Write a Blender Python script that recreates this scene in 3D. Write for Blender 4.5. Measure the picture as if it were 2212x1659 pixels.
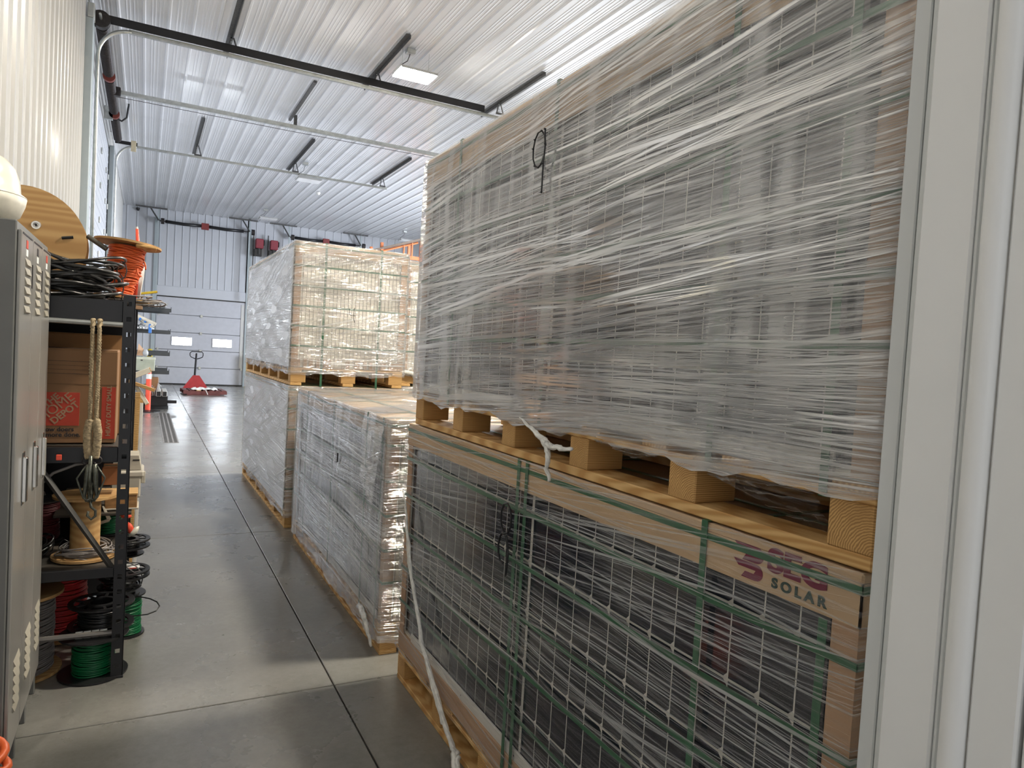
import bpy, math, random
from math import sin, cos, pi, radians as RD, sqrt
from mathutils import Matrix, Vector, Euler
random.seed(7)
S = bpy.context.scene
for o in list(bpy.data.objects): bpy.data.objects.remove(o)
COL = S.collection
# ------------------------------------------------------------------ camera
YAW, PITCH, ROLL, FPX, CH = 0.484558795, -0.0401304722, 0.0575257321, 1513.08, 1.68
f_ = Vector((sin(YAW)*cos(PITCH), cos(YAW)*cos(PITCH), sin(PITCH)))
r_ = Vector((cos(YAW), -sin(YAW), 0)); u_ = r_.cross(f_)
r2 = cos(ROLL)*r_ + sin(ROLL)*u_; u2 = -sin(ROLL)*r_ + cos(ROLL)*u_
cd = bpy.data.cameras.new('camera'); cam = bpy.data.objects.new('camera', cd); COL.objects.link(cam)
cd.sensor_width = 36; cd.lens = FPX/2212*36; cd.clip_start = 0.02; cd.clip_end = 200
M3 = Matrix((r2, u2, -f_)).transposed()
cam.matrix_world = Matrix.Translation((0, 0, CH)) @ M3.to_4x4()
S.camera = cam
# ------------------------------------------------------------------ world, exposure, large lights
S.view_settings.view_transform = 'Standard'; S.view_settings.look = 'None'
S.view_settings.gamma = 1; S.view_settings.use_curve_mapping = False
S.view_settings.exposure = 0.0
w = bpy.data.worlds.new('sky'); S.world = w; w.use_nodes = True
w.node_tree.nodes['Background'].inputs[0].default_value = (0.97, 0.98, 1.0, 1)
w.node_tree.nodes['Background'].inputs[1].default_value = 1.2
LED = 600.0        # radiance of the lit ceiling fixtures
WIN = 20.0        # radiance of daylight panes
def area(name, loc, size, rot, power, col):
    l = bpy.data.lights.new(name, 'AREA'); l.shape = 'RECTANGLE'; l.size, l.size_y = size
    l.energy = power; l.color = col
    o = bpy.data.objects.new(name, l); COL.objects.link(o); o.location = loc; o.rotation_euler = rot
    return o
# added fill light standing in for daylight from the right, brightens the far floor
area('far_floor_fill', (11.6, 17.5, 3.2), (4.0, 6.0), (0, RD(62), 0), 3000, (0.84, 0.90, 1.0))
# ------------------------------------------------------------------ materials
def NT(name):
    m = bpy.data.materials.new(name); m.use_nodes = True
    n = m.node_tree; n.nodes.clear(); return m, n
def nd(n, t, **k):
    x = n.nodes.new(t)
    for a, b in k.items():
        if a[0] == 'i' and a[1:].isdigit(): x.inputs[int(a[1:])].default_value = b
        elif a == 'ins':
            for kk, vv in b.items(): x.inputs[kk].default_value = vv
        else: setattr(x, a, b)
    return x
def ramp(n, src, stops):
    r = n.nodes.new('ShaderNodeValToRGB'); e = r.color_ramp.elements
    while len(e) < len(stops): e.new(0.5)
    for i, (p, c) in enumerate(stops):
        e[i].position = p; e[i].color = c if len(c) == 4 else (*c, 1)
    n.links.new(src, r.inputs[0]); return r.outputs[0]
def coords(n, scale=(1, 1, 1), kind='Object'):
    tc = nd(n, 'ShaderNodeTexCoord'); mp = nd(n, 'ShaderNodeMapping'); mp.inputs['Scale'].default_value = scale
    n.links.new(tc.outputs[kind], mp.inputs[0]); return mp.outputs[0]
MATS = {}
def mat(name, col, rough=0.5, metal=0.0, var=0.12, scale=(8, 8, 8), bump=0.0, spec=0.5, coat=0.0, emit=0.0, bscale=None, detail=4):
    if name in MATS: return MATS[name]
    m, n = NT(name)
    b = nd(n, 'ShaderNodeBsdfPrincipled'); o = nd(n, 'ShaderNodeOutputMaterial')
    n.links.new(b.outputs[0], o.inputs[0])
    b.inputs['Roughness'].default_value = rough; b.inputs['Metallic'].default_value = metal
    b.inputs['Specular IOR Level'].default_value = spec; b.inputs['Coat Weight'].default_value = coat
    b.inputs['Coat Roughness'].default_value = 0.12
    no = nd(n, 'ShaderNodeTexNoise', ins={'Scale': 1.0, 'Detail': detail}); n.links.new(coords(n, scale), no.inputs['Vector'])
    lo = tuple(max(0, c*(1-var)) for c in col); hi = tuple(min(1, c*(1+var)) for c in col)
    n.links.new(ramp(n, no.outputs[0], [(0.3, lo), (0.7, hi)]), b.inputs['Base Color'])
    if emit:
        b.inputs['Emission Color'].default_value = (*col, 1); b.inputs['Emission Strength'].default_value = emit
    if bump:
        n2 = no
        if bscale:
            n2 = nd(n, 'ShaderNodeTexNoise', ins={'Scale': 1.0, 'Detail': 2.0}); n.links.new(coords(n, bscale), n2.inputs['Vector'])
        bm = nd(n, 'ShaderNodeBump', ins={'Strength': 0.6, 'Distance': bump}); n.links.new(n2.outputs[0], bm.inputs['Height'])
        n.links.new(bm.outputs[0], b.inputs['Normal'])
    MATS[name] = m; return m
def wood(name, c1, c2, axis='y', rings=26):
    if name in MATS: return MATS[name]
    m, n = NT(name); b = nd(n, 'ShaderNodeBsdfPrincipled'); o = nd(n, 'ShaderNodeOutputMaterial'); n.links.new(b.outputs[0], o.inputs[0])
    sc = {'y': (9, .9, 9), 'x': (.9, 9, 9), 'z': (9, 9, .9)}[axis]
    v = coords(n, sc)
    wv = nd(n, 'ShaderNodeTexWave', ins={'Scale': rings/9, 'Distortion': 5.0, 'Detail': 2.0, 'Detail Scale': .9}); wv.wave_type = 'RINGS'
    n.links.new(v, wv.inputs[0])
    no = nd(n, 'ShaderNodeTexNoise', ins={'Scale': 2.0, 'Detail': 5.0}); n.links.new(v, no.inputs[0])
    mx = nd(n, 'ShaderNodeMath', operation='MULTIPLY'); n.links.new(wv.outputs[1], mx.inputs[0]); n.links.new(no.outputs[0], mx.inputs[1])
    n.links.new(ramp(n, mx.outputs[0], [(0.05, c2), (0.55, c1)]), b.inputs['Base Color'])
    b.inputs['Roughness'].default_value = 0.7
    bm = nd(n, 'ShaderNodeBump', ins={'Strength': 0.4, 'Distance': 0.002}); n.links.new(no.outputs[0], bm.inputs['Height']); n.links.new(bm.outputs[0], b.inputs['Normal'])
    MATS[name] = m; return m
def film_mat(name, a0, a1, gloss=0.22, haze=(0.80, 0.81, 0.82), dens=150.0, tilt=(0.0, 0.16, -0.2), bump=0.004, seed=0, rough=0.13, thr=.44, wid=.2, band=0.0):
    """clear stretch film: stretch-whitened fine streaks in layers wound at different pitches"""
    m, n = NT(name); L = n.links; out = nd(n, 'ShaderNodeOutputMaterial')
    tc = nd(n, 'ShaderNodeTexCoord'); sp = nd(n, 'ShaderNodeSeparateXYZ'); L.new(tc.outputs['Object'], sp.inputs[0])
    def M(op, a, b=None, clamp=False):
        x = nd(n, 'ShaderNodeMath', operation=op); x.use_clamp = clamp
        for i, q in enumerate((a, b)):
            if q is None: continue
            if isinstance(q, (int, float)): x.inputs[i].default_value = q
            else: L.new(q, x.inputs[i])
        return x.outputs[0]
    u = M('ADD', M('MULTIPLY', sp.outputs[0], -1), sp.outputs[1]); v = sp.outputs[2]
    cw = nd(n, 'ShaderNodeCombineXYZ'); L.new(u, cw.inputs[0]); L.new(v, cw.inputs[1])
    wn = nd(n, 'ShaderNodeTexNoise', ins={'Scale': 1.1, 'Detail': 1.0}); L.new(cw.outputs[0], wn.inputs[0])
    v = M('ADD', v, M('MULTIPLY', wn.outputs[0], 0.035))
    lay = []; msk = []
    for i, t in enumerate(tilt):
        c = nd(n, 'ShaderNodeCombineXYZ'); L.new(M('MULTIPLY', u, .35+.2*i), c.inputs[0])
        L.new(M('MULTIPLY', M('ADD', v, M('MULTIPLY', u, t)), dens*(1-.2*i)), c.inputs[1]); c.inputs[2].default_value = seed*3.3+i*7.7
        a = nd(n, 'ShaderNodeTexNoise', ins={'Scale': 1.0, 'Detail': 3.0, 'Roughness': 0.65}); L.new(c.outputs[0], a.inputs[0])
        lay.append(ramp(n, a.outputs[0], [(thr, (0, 0, 0)), (thr+wid, (1, 1, 1))]))
        k = nd(n, 'ShaderNodeCombineXYZ'); L.new(M('MULTIPLY', u, .8), k.inputs[0]); L.new(M('MULTIPLY', M('ADD', v, M('MULTIPLY', u, t)), 5.0), k.inputs[1]); k.inputs[2].default_value = seed+i*3.1
        b = nd(n, 'ShaderNodeTexNoise', ins={'Scale': 1.0, 'Detail': 1.0}); L.new(k.outputs[0], b.inputs[0])
        msk.append(ramp(n, b.outputs[0], [(0.38, (.15, .15, .15)), (0.62, (1, 1, 1))]))
    st = M('MULTIPLY', lay[0], msk[0])
    for a, b in zip(lay[1:], msk[1:]): st = M('MAXIMUM', st, M('MULTIPLY', M('MULTIPLY', a, b), .9))
    if band:  # soft vertical bands painted into the mask in place of wall reflections
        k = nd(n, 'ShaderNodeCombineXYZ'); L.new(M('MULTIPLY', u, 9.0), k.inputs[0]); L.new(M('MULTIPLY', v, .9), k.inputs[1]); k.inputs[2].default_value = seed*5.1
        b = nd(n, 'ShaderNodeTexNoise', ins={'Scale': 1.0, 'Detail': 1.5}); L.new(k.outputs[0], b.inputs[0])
        refl = M('MULTIPLY', ramp(n, b.outputs[0], [(0.52, (0, 0, 0)), (0.62, (1, 1, 1))]), band)
        st = M('ADD', M('MULTIPLY', st, M('SUBTRACT', 1.0, refl)), M('MULTIPLY', refl, .62))
    broad = nd(n, 'ShaderNodeTexNoise', ins={'Scale': 1.6, 'Detail': 2.0}); L.new(cw.outputs[0], broad.inputs[0])
    al = M('ADD', M('MULTIPLY', st, a1-a0), M('MULTIPLY', broad.outputs[0], 2*a0), True)
    bp_ = nd(n, 'ShaderNodeBump', ins={'Strength': 1.0, 'Distance': bump}); L.new(st, bp_.inputs['Height'])
    df = nd(n, 'ShaderNodeBsdfDiffuse'); df.inputs[0].default_value = (*haze, 1)
    tl = nd(n, 'ShaderNodeBsdfTranslucent'); tl.inputs[0].default_value = (*haze, 1)
    dm = nd(n, 'ShaderNodeMixShader'); dm.inputs[0].default_value = .3; L.new(df.outputs[0], dm.inputs[1]); L.new(tl.outputs[0], dm.inputs[2])
    tr = nd(n, 'ShaderNodeBsdfTransparent')
    m1 = nd(n, 'ShaderNodeMixShader'); L.new(al, m1.inputs[0]); L.new(tr.outputs[0], m1.inputs[1]); L.new(dm.outputs[0], m1.inputs[2])
    gl = nd(n, 'ShaderNodeBsdfGlossy'); gl.inputs['Roughness'].default_value = rough; L.new(bp_.outputs[0], gl.inputs['Normal'])
    m2 = nd(n, 'ShaderNodeMixShader'); L.new(M('ADD', M('MULTIPLY', st, gloss*.95), gloss*.14), m2.inputs[0]); L.new(m1.outputs[0], m2.inputs[1]); L.new(gl.outputs[0], m2.inputs[2])
    L.new(m2.outputs[0], out.inputs[0]); MATS[name] = m; return m

WHITE = mat('white_ribbed_steel', (0.64, 0.65, 0.68), 0.30, var=.03, spec=.6, coat=.35, bump=.006, scale=(1, 1, 1), bscale=(2.2, .9, 2.2))
WALLM = mat('white_wall_steel', (0.50, 0.50, 0.49), 0.32, var=.03, spec=.6, coat=.3, bump=.004, scale=(1, 1, 1), bscale=(2, 2, .7))
BACKM = mat('grey_white_wall_steel', (0.50, 0.52, 0.56), 0.4, var=.04, spec=.5, scale=(1, 1, 1))
TRIM = mat('blue_grey_trim', (0.36, 0.41, 0.43), 0.4, var=.04)
DOORM = mat('door_white', (0.62, 0.64, 0.69), 0.35, var=.03, coat=.2)
DOORB = mat('back_door_grey', (0.47, 0.48, 0.52), 0.5, var=.04)
BLACKM = mat('black_steel', (0.012, 0.012, 0.014), 0.35, var=.2, spec=.4)
GALV = mat('galvanised', (0.50, 0.52, 0.51), 0.33, metal=.75, var=.15, scale=(14, 14, 14))
DKGALV = mat('perforated_angle', (0.10, 0.10, 0.10), 0.5, metal=.4, var=.3, scale=(30, 30, 30))
DARK = mat('dark_oily_steel', (0.035, 0.03, 0.03), 0.45, metal=.4, var=.4, scale=(30, 30, 30))
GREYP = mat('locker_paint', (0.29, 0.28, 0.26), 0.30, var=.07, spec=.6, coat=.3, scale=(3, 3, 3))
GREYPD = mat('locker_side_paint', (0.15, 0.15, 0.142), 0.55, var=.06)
LOUV = mat('louvre_beige', (0.42, 0.39, 0.32), .45)
CHROME = mat('chrome', (0.7, 0.69, 0.66), 0.2, metal=1.0)
CARD = mat('cardboard', (0.42, 0.265, 0.16), 0.75, var=.08, scale=(3, 3, 3))
CARDL = mat('cardboard_cap', (0.50, 0.35, 0.21), 0.6, var=.08, scale=(4, 4, 4))
CARDD = mat('cardboard_dark', (0.30, 0.16, 0.075), 0.8, var=.1, scale=(5, 5, 5))
PINE = wood('pine', (0.72, 0.47, 0.20), (0.50, 0.27, 0.085), 'y')
PINEX = wood('pine_cross', (0.66, 0.42, 0.18), (0.47, 0.26, 0.09), 'x')
PINEB = wood('pine_block', (0.66, 0.40, 0.15), (0.36, 0.19, 0.06), 'x', 60)
PLY = wood('plywood', (0.58, 0.36, 0.15), (0.45, 0.25, 0.09), 'x', 10)
STRAP = mat('green_strap', (0.03, 0.115, 0.055), 0.35, var=.15, spec=.6)
FRAMEW = mat('module_frame', (0.72, 0.68, 0.58), 0.35, metal=.0, var=.04)
BACKSH = mat('module_backsheet', (0.60, 0.60, 0.60), 0.5, var=.03)
GRID = mat('module_white_grid', (0.55, 0.53, 0.48), 0.35, var=.05, coat=.5)
CELL = mat('solar_cell', (0.012, 0.014, 0.026), 0.12, var=.25, spec=.6, coat=.7, scale=(4, 4, 4))
INK = mat('marker_ink', (0.01, 0.01, 0.012), .5)
FILMTAIL = mat('twisted_film', (0.72, 0.71, 0.67), .3, var=.2, scale=(40, 40, 40))
RED = mat('red_paint', (0.42, 0.035, 0.04), .45)
ORANGE = mat('orange_cable', (0.75, 0.13, 0.03), .45, var=.15)
ORANGEP = mat('orange_plastic', (0.9, 0.10, 0.05), .4)
RACKO = mat('orange_rack_paint', (0.55, 0.17, 0.06), .5)
YELLOW = mat('yellow_paint', (0.66, 0.50, 0.04), .5)
RUB = mat('black_cable', (0.012, 0.012, 0.012), .28, var=.3, spec=.6)
GREYC = mat('grey_cable', (0.21, 0.19, 0.18), .45)
GREEN = mat('green_wire', (0.0, 0.11, 0.035), .4)
REDW = mat('red_wire', (0.5, 0.02, 0.025), .4)
ROPE = mat('manila_rope', (0.36, 0.28, 0.17), .85, var=.35, scale=(90, 90, 90))
HATM = mat('cream_hard_hat', (0.80, 0.76, 0.64), .25, var=.05, coat=.4)
BEIGE = mat('beige_plastic', (0.50, 0.46, 0.38), .5)
BOXG = mat('pale_green_box', (0.36, 0.39, 0.31), .5)
PVC = mat('grey_pvc', (0.38, 0.39, 0.40), .4)
WHITEP = mat('white_paper', (0.78, 0.78, 0.76), .6)
BLUE = mat('blue_tape', (0.03, 0.16, 0.5), .5)
HDRED = mat('carton_red', (0.55, 0.06, 0.03), .7)
PLASTB = mat('black_plastic', (0.015, 0.015, 0.016), .35)
MAROON = mat('maroon_print', (0.16, 0.012, 0.04), .6)
GREEND = mat('dark_green_print', (0.03, 0.06, 0.05), .6)
def emis(name, col, s):
    m, n = NT(name); e = nd(n, 'ShaderNodeEmission'); o = nd(n, 'ShaderNodeOutputMaterial'); e.inputs[0].default_value = (*col, 1); e.inputs[1].default_value = s
    n.links.new(e.outputs[0], o.inputs[0]); return m
LEDM = emis('lit_led_diffuser', (1.0, 0.92, 0.78), LED); DAYM = emis('daylight_pane', (0.86, 0.93, 1.0), WIN)
LEDOFF = mat('unlit_diffuser', (0.75, 0.76, 0.78), .4)
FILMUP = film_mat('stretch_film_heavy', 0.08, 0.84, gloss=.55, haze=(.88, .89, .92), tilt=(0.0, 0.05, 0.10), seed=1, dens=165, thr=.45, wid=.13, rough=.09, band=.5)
FILMLO = film_mat('stretch_film_loose', 0.008, 0.72, gloss=.16, tilt=(0.02, -0.05, 0.11), seed=2, dens=150, thr=.54, wid=.10)
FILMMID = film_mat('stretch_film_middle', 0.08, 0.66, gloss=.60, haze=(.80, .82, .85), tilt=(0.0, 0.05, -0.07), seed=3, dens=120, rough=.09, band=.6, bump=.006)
FILMFAR = film_mat('stretch_film_clear', 0.06, 0.60, gloss=.65, tilt=(0.02, -0.05, 0.3), seed=4, dens=70, haze=(.84, .84, .83), rough=.10, bump=.007)
def concrete():
    m, n = NT('polished_concrete'); L = n.links; b = nd(n, 'ShaderNodeBsdfPrincipled'); o = nd(n, 'ShaderNodeOutputMaterial'); L.new(b.outputs[0], o.inputs[0])
    tc = nd(n, 'ShaderNodeNewGeometry')
    def noise(s, d, r=.6):
        x = nd(n, 'ShaderNodeTexNoise', ins={'Scale': s, 'Detail': d, 'Roughness': r}); L.new(tc.outputs['Position'], x.inputs[0]); return x.outputs[0]
    a = ramp(n, noise(1.1, 4, .55), [(0.25, (0.165, 0.160, 0.146)), (0.75, (0.275, 0.266, 0.242))])
    c = ramp(n, noise(24, 8, .8), [(0.3, (0.74, 0.74, 0.73)), (0.65, (1, 1, 1))])
    mx = nd(n, 'ShaderNodeMix', data_type='RGBA', blend_type='MULTIPLY'); mx.inputs[0].default_value = 1
    L.new(a, mx.inputs[6]); L.new(c, mx.inputs[7]); L.new(mx.outputs[2], b.inputs['Base Color'])
    L.new(ramp(n, noise(1.2, 6), [(0.3, (.20, .20, .20)), (0.7, (.38, .38, .38))]), b.inputs['Roughness'])
    b.inputs['Specular IOR Level'].default_value = .55; b.inputs['Coat Weight'].default_value = .35; b.inputs['Coat Roughness'].default_value = .22
    bm = nd(n, 'ShaderNodeBump', ins={'Strength': .35, 'Distance': .006}); L.new(noise(3.5, 4), bm.inputs['Height']); L.new(bm.outputs[0], b.inputs['Normal'])
    return m
CONC = concrete(); JOINT = mat('joint_filler', (0.10, 0.075, 0.05), .9)
# ------------------------------------------------------------------ mesh helpers
class MB:
    def __init__(s): s.v = []; s.f = []
    def add(s, vs, fs, M=None):
        k = len(s.v); s.v += [tuple(M @ Vector(p)) for p in vs] if M else [tuple(p) for p in vs]
        s.f += [tuple(i+k for i in q) for q in fs]; return s
    def box(s, a, b, M=None):
        (x0, y0, z0), (x1, y1, z1) = a, b
        return s.add([(x0, y0, z0), (x1, y0, z0), (x1, y1, z0), (x0, y1, z0), (x0, y0, z1), (x1, y0, z1), (x1, y1, z1), (x0, y1, z1)],
                     [(0, 3, 2, 1), (4, 5, 6, 7), (0, 1, 5, 4), (1, 2, 6, 5), (2, 3, 7, 6), (3, 0, 4, 7)], M)
    def bev(s, a, b, r=.004, M=None):
        """box with chamfered edges"""
        (x0, y0, z0), (x1, y1, z1) = a, b
        r = min(r, (x1-x0)*.45, (y1-y0)*.45, (z1-z0)*.45); V = []; F = []
        idx = {}
        for sx in (0, 1):
            for sy in (0, 1):
                for sz in (0, 1):
                    X = (x0, x1)[sx]; Y = (y0, y1)[sy]; Z = (z0, z1)[sz]; dx = r*(1-2*sx); dy = r*(1-2*sy); dz = r*(1-2*sz)
                    idx[sx, sy, sz] = len(V); V += [(X, Y+dy, Z+dz), (X+dx, Y, Z+dz), (X+dx, Y+dy, Z)]
        c = lambda *q: idx[q]
        for sx in (0, 1):
            q = [c(sx, 0, 0), c(sx, 1, 0), c(sx, 1, 1), c(sx, 0, 1)]; F.append(tuple(q if sx else q[::-1]))
        for sy in (0, 1):
            q = [c(0, sy, 0)+1, c(1, sy, 0)+1, c(1, sy, 1)+1, c(0, sy, 1)+1]; F.append(tuple(q if not sy else q[::-1]))
        for sz in (0, 1):
            q = [c(0, 0, sz)+2, c(1, 0, sz)+2, c(1, 1, sz)+2, c(0, 1, sz)+2]; F.append(tuple(q if sz else q[::-1]))
        for a_ in (0, 1):
            for b_ in (0, 1):
                F.append((c(a_, b_, 0), c(a_, b_, 0)+1, c(a_, b_, 1)+1, c(a_, b_, 1)))
                F.append((c(a_, 0, b_), c(a_, 0, b_)+2, c(a_, 1, b_)+2, c(a_, 1, b_)))
                F.append((c(0, a_, b_)+1, c(0, a_, b_)+2, c(1, a_, b_)+2, c(1, a_, b_)+1))
        for k in idx.values(): F.append((k, k+1, k+2))
        return s.add(V, F, M)
    def tube(s, pts, r, n=8, cap=True, closed=False):
        P = [Vector(p) for p in pts]; N = len(P); rs = r if isinstance(r, (list, tuple)) else [r]*N
        T = []
        for i in range(N):
            a = P[(i-1) % N] if (closed or i > 0) else P[i]; b = P[(i+1) % N] if (closed or i < N-1) else P[i]
            t = (b-a); T.append(t.normalized() if t.length > 1e-9 else Vector((0, 0, 1)))
        up = Vector((0, 0, 1)) if abs(T[0].z) < .9 else Vector((1, 0, 0)); nrm = T[0].cross(up).normalized(); V = []
        for i in range(N):
            nrm = (nrm - T[i]*nrm.dot(T[i])); nrm = nrm.normalized() if nrm.length > 1e-6 else T[i].orthogonal().normalized(); bi = T[i].cross(nrm)
            for k in range(n):
                a = 2*pi*k/n; V.append(P[i]+(nrm*cos(a)+bi*sin(a))*rs[i])
        F = []
        for i in range(N if closed else N-1):
            for k in range(n):
                a = i*n+k; b = i*n+(k+1) % n; c = ((i+1) % N)*n+(k+1) % n; d = ((i+1) % N)*n+k; F.append((a, b, c, d))
        if cap and not closed: F.append(tuple(range(n))[::-1]); F.append(tuple((N-1)*n+k for k in range(n)))
        return s.add(V, F)
    def lathe(s, prof, n=24, M=None, arc=2*pi):
        """prof = [(r, z)...] revolved about z"""
        V = [(r*cos(2*pi*k/n), r*sin(2*pi*k/n), z) for r, z in prof for k in range(n)]; F = []
        for i in range(len(prof)-1):
            for k in range(n): F.append((i*n+k, i*n+(k+1) % n, (i+1)*n+(k+1) % n, (i+1)*n+k))
        return s.add(V, F, M)
    def cyl(s, c, r, h, n=20, M=None):
        T = Matrix.Translation(c); T = (M @ T) if M else T
        return s.lathe([(0.0001, 0), (r, 0), (r, h), (0.0001, h)], n, T)
    def prism(s, poly, d, M=None):
        """poly in xy extruded along z by d"""
        n = len(poly); V = [(x, y, 0) for x, y in poly]+[(x, y, d) for x, y in poly]
        F = [tuple(range(n))[::-1], tuple(range(n, 2*n))]+[(i, (i+1) % n, n+(i+1) % n, n+i) for i in range(n)]
        return s.add(V, F, M)
    def mesh(s, name, m, smooth=False):
        me = bpy.data.meshes.new(name); me.from_pydata(s.v, [], s.f); me.validate()
        if m: me.materials.append(m)
        if smooth:
            for p in me.polygons: p.use_smooth = True
        me.update(); return me
    def obj(s, name, m, parent=None, loc=None, smooth=False, rot=None):
        return O(name, s.mesh(name, m, smooth), parent, loc, rot)
def O(name, me, parent=None, loc=None, rot=None):
    o = bpy.data.objects.new(name, me); COL.objects.link(o)
    if parent: o.parent = parent
    if loc: o.location = loc
    if rot: o.rotation_euler = rot
    return o
def tag(o, label=None, cat=None, group=None, kind=None):
    if label: o['label'] = label
    if cat: o['category'] = cat
    if group: o['group'] = group
    if kind: o['kind'] = kind
    return o
def thing(name, label, cat, loc=(0, 0, 0), rz=0, group=None):
    o = O(name, None, None, loc, (0, 0, rz)); return tag(o, label, cat, group)
def struct(name, loc=(0, 0, 0), me=None):
    o = O(name, me, None, loc); o['kind'] = 'structure'; return o
def RX(a): return Matrix.Rotation(a, 4, 'X')
def RY(a): return Matrix.Rotation(a, 4, 'Y')
def RZ(a): return Matrix.Rotation(a, 4, 'Z')
TR = Matrix.Translation
def text(name, s, size, m, parent, M, ext=.0006, sx=1.0, align='LEFT', space=1.0, bold=0.0):
    c = bpy.data.curves.new(name, 'FONT'); c.body = s; c.size = size; c.extrude = ext; c.align_x = align; c.space_character = space; c.offset = bold
    t = bpy.data.objects.new(name, c); me = bpy.data.meshes.new_from_object(t); bpy.data.objects.remove(t); bpy.data.curves.remove(c)
    me.transform(M @ Matrix.Diagonal((sx, 1, 1, 1))); me.materials.clear(); me.materials.append(m); me.name = name
    return O(name, me, parent)
# ------------------------------------------------------------------ structure
XL, XR, YB, YF, ZC = -0.80, 12.0, 27.1, 0.42, 6.0
def ribbed(length, width=.914, pitch=.3048, h=.02, minor=True):
    """ribbed sheet lying in xy, ribs along y, proud side +z"""
    pr = [(0, 0)]; n = round(width/pitch)
    for i in range(n):
        a = i*pitch
        pr += [(a+.012, 0), (a+.026, h), (a+.050, h), (a+.064, 0)]
        if minor:
            for q in (.125, .165, .215, .255): pr += [(a+q, 0), (a+q+.006, .004), (a+q+.014, .004), (a+q+.02, 0)]
    pr.append((width, 0)); V = []; F = []
    for x, z in pr: V += [(x, 0, z), (x, length, z)]
    for i in range(len(pr)-1): F.append((2*i, 2*i+2, 2*i+3, 2*i+1))
    # thin turned edges so that the lapped sheets read as separate pieces
    b = MB().add(V, F); return b
floor = struct('floor'); 
bs = MB().box((XL, -3, -.12), (XR, YB, -.03)); o = bs.obj('joint_bed', JOINT, floor)
xs = [XL, .885, 3.93, 6.98, 10.03, XR]; ys = [-3, .36, 3.39, 6.42, 9.47, 12.52, 15.57, 18.62, 21.67, 24.72, YB]
for i in range(len(xs)-1):
    for j in range(len(ys)-1):
        g = .0035; MB().bev((xs[i]+g, ys[j]+g, -.06), (xs[i+1]-g, ys[j+1]-g, 0), .003).obj('concrete_slab', CONC, floor)
ceiling = struct('ceiling')
cy = [-3, 3.2, 9.6, 16.0, 22.4, YB]
for j in range(len(cy)-1):
    L_ = cy[j+1]-cy[j]-.004; b = ribbed(L_)
    me = None
    for i in range(14):
        x = XL+i*.914
        if me is None:
            b2 = MB().add(b.v, [q[::-1] for q in b.f], Matrix.Diagonal((1, 1, -1, 1))); me = b2.mesh('ceiling_panel', WHITE)
        O('ceiling_panel', me, ceiling, (x, cy[j], ZC-.002*(j % 2)))
MB().box((XL-.3, -3, ZC+.001), (XR, YB, ZC+.06)).obj('ceiling_backing', WHITE, ceiling)
# left wall: ribbed panels up to the door opening, then after it
wl = struct('wall_left'); 
def wallpanels(par, m, H, z0, run, at, M0, n, name='wall_panel', minor=True):
    b = ribbed(H, minor=minor); me = MB().add(b.v, b.f, M0).mesh(name, m)
    for i in range(n): O(name, me, par, at(i))
ML = Matrix(((0, 0, 1, 0), (1, 0, 0, 0), (0, 1, 0, 0), (0, 0, 0, 1)))      # (x,y,z)->(z,x,y): width along Y, ribs along Z, proud +X
wallpanels(wl, WALLM, ZC-.0, 0, 0, lambda i: (XL, -1.74+i*.914-.4, 0), ML, 14)
wallpanels(wl, WALLM, ZC, 0, 0, lambda i: (XL, 17.62+i*.914, 0), ML, 10)
MB().box((XL-.08, -3, 0), (XL-.001, 10.72, ZC)).box((XL-.08, 17.6, 0), (XL-.001, YB, ZC)).box((XL-.08, 10.6, 5.62), (XL-.001, 17.7, ZC)).obj('wall_backing', WALLM, wl)
# door jamb trim by the left door
t1 = struct('trim_1'); MB().bev((XL, 10.62, 0), (XL+.09, 10.93, 5.66), .006).obj('jamb_post', TRIM, t1)
MB().bev((XL+.0, 10.94, 0), (XL+.045, 11.0, 5.66), .004).obj('jamb_stop', WALLM, t1)
MB().bev((XL+.02, 10.6, 5.66), (XL+.10, 10.95, 5.84), .01).obj('jamb_bracket', mat('jamb_bracket_grey', (.4, .42, .42), .4), t1)
t2 = struct('trim_2'); MB().bev((XL, 17.45, 0), (XL+.09, 17.6, 5.66), .006).obj('jamb_post', TRIM, t2)
# left sectional door
d1 = struct('door_1'); MB().box((XL-.14, 10.9, 0), (XL-.09, 17.7, 5.7)).obj('door_backing', DOORM, d1)
def section(L_, H, t=.045, m=None):
    b = MB(); b.bev((0, 0, 0), (t, L_, H-.006), .004)
    for q in (.16, .32, .48):
        b.box((t-.001, .02, q*H/.62-.008), (t+.006, L_-.02, q*H/.62+.008))
    return b
sm = section(6.42, .62).mesh('door_section', DOORM)
for k in range(9):
    O('door_section', sm, d1, (XL-.06, 11.02, .62*k))
    if k:
        hb = MB()
        for yy in (11.25, 13.1, 14.9, 16.6, 17.3): hb.bev((XL-.012, yy-.03, .62*k-.06), (XL+.012, yy+.03, .62*k+.05), .004)
        hb.obj('hinge_row', GALV, d1)
for k, yy in enumerate((12.0, 13.55, 15.1, 16.5)):
    wp = MB().bev((XL-.012, yy-.32, 1.96), (XL-.002, yy+.32, 2.30), .003).obj('window_frame', WALLM, d1)
    MB().box((XL-.003, yy-.28, 2.0), (XL+.001, yy+.28, 2.26)).obj('pane', DAYM, wp)
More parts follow.
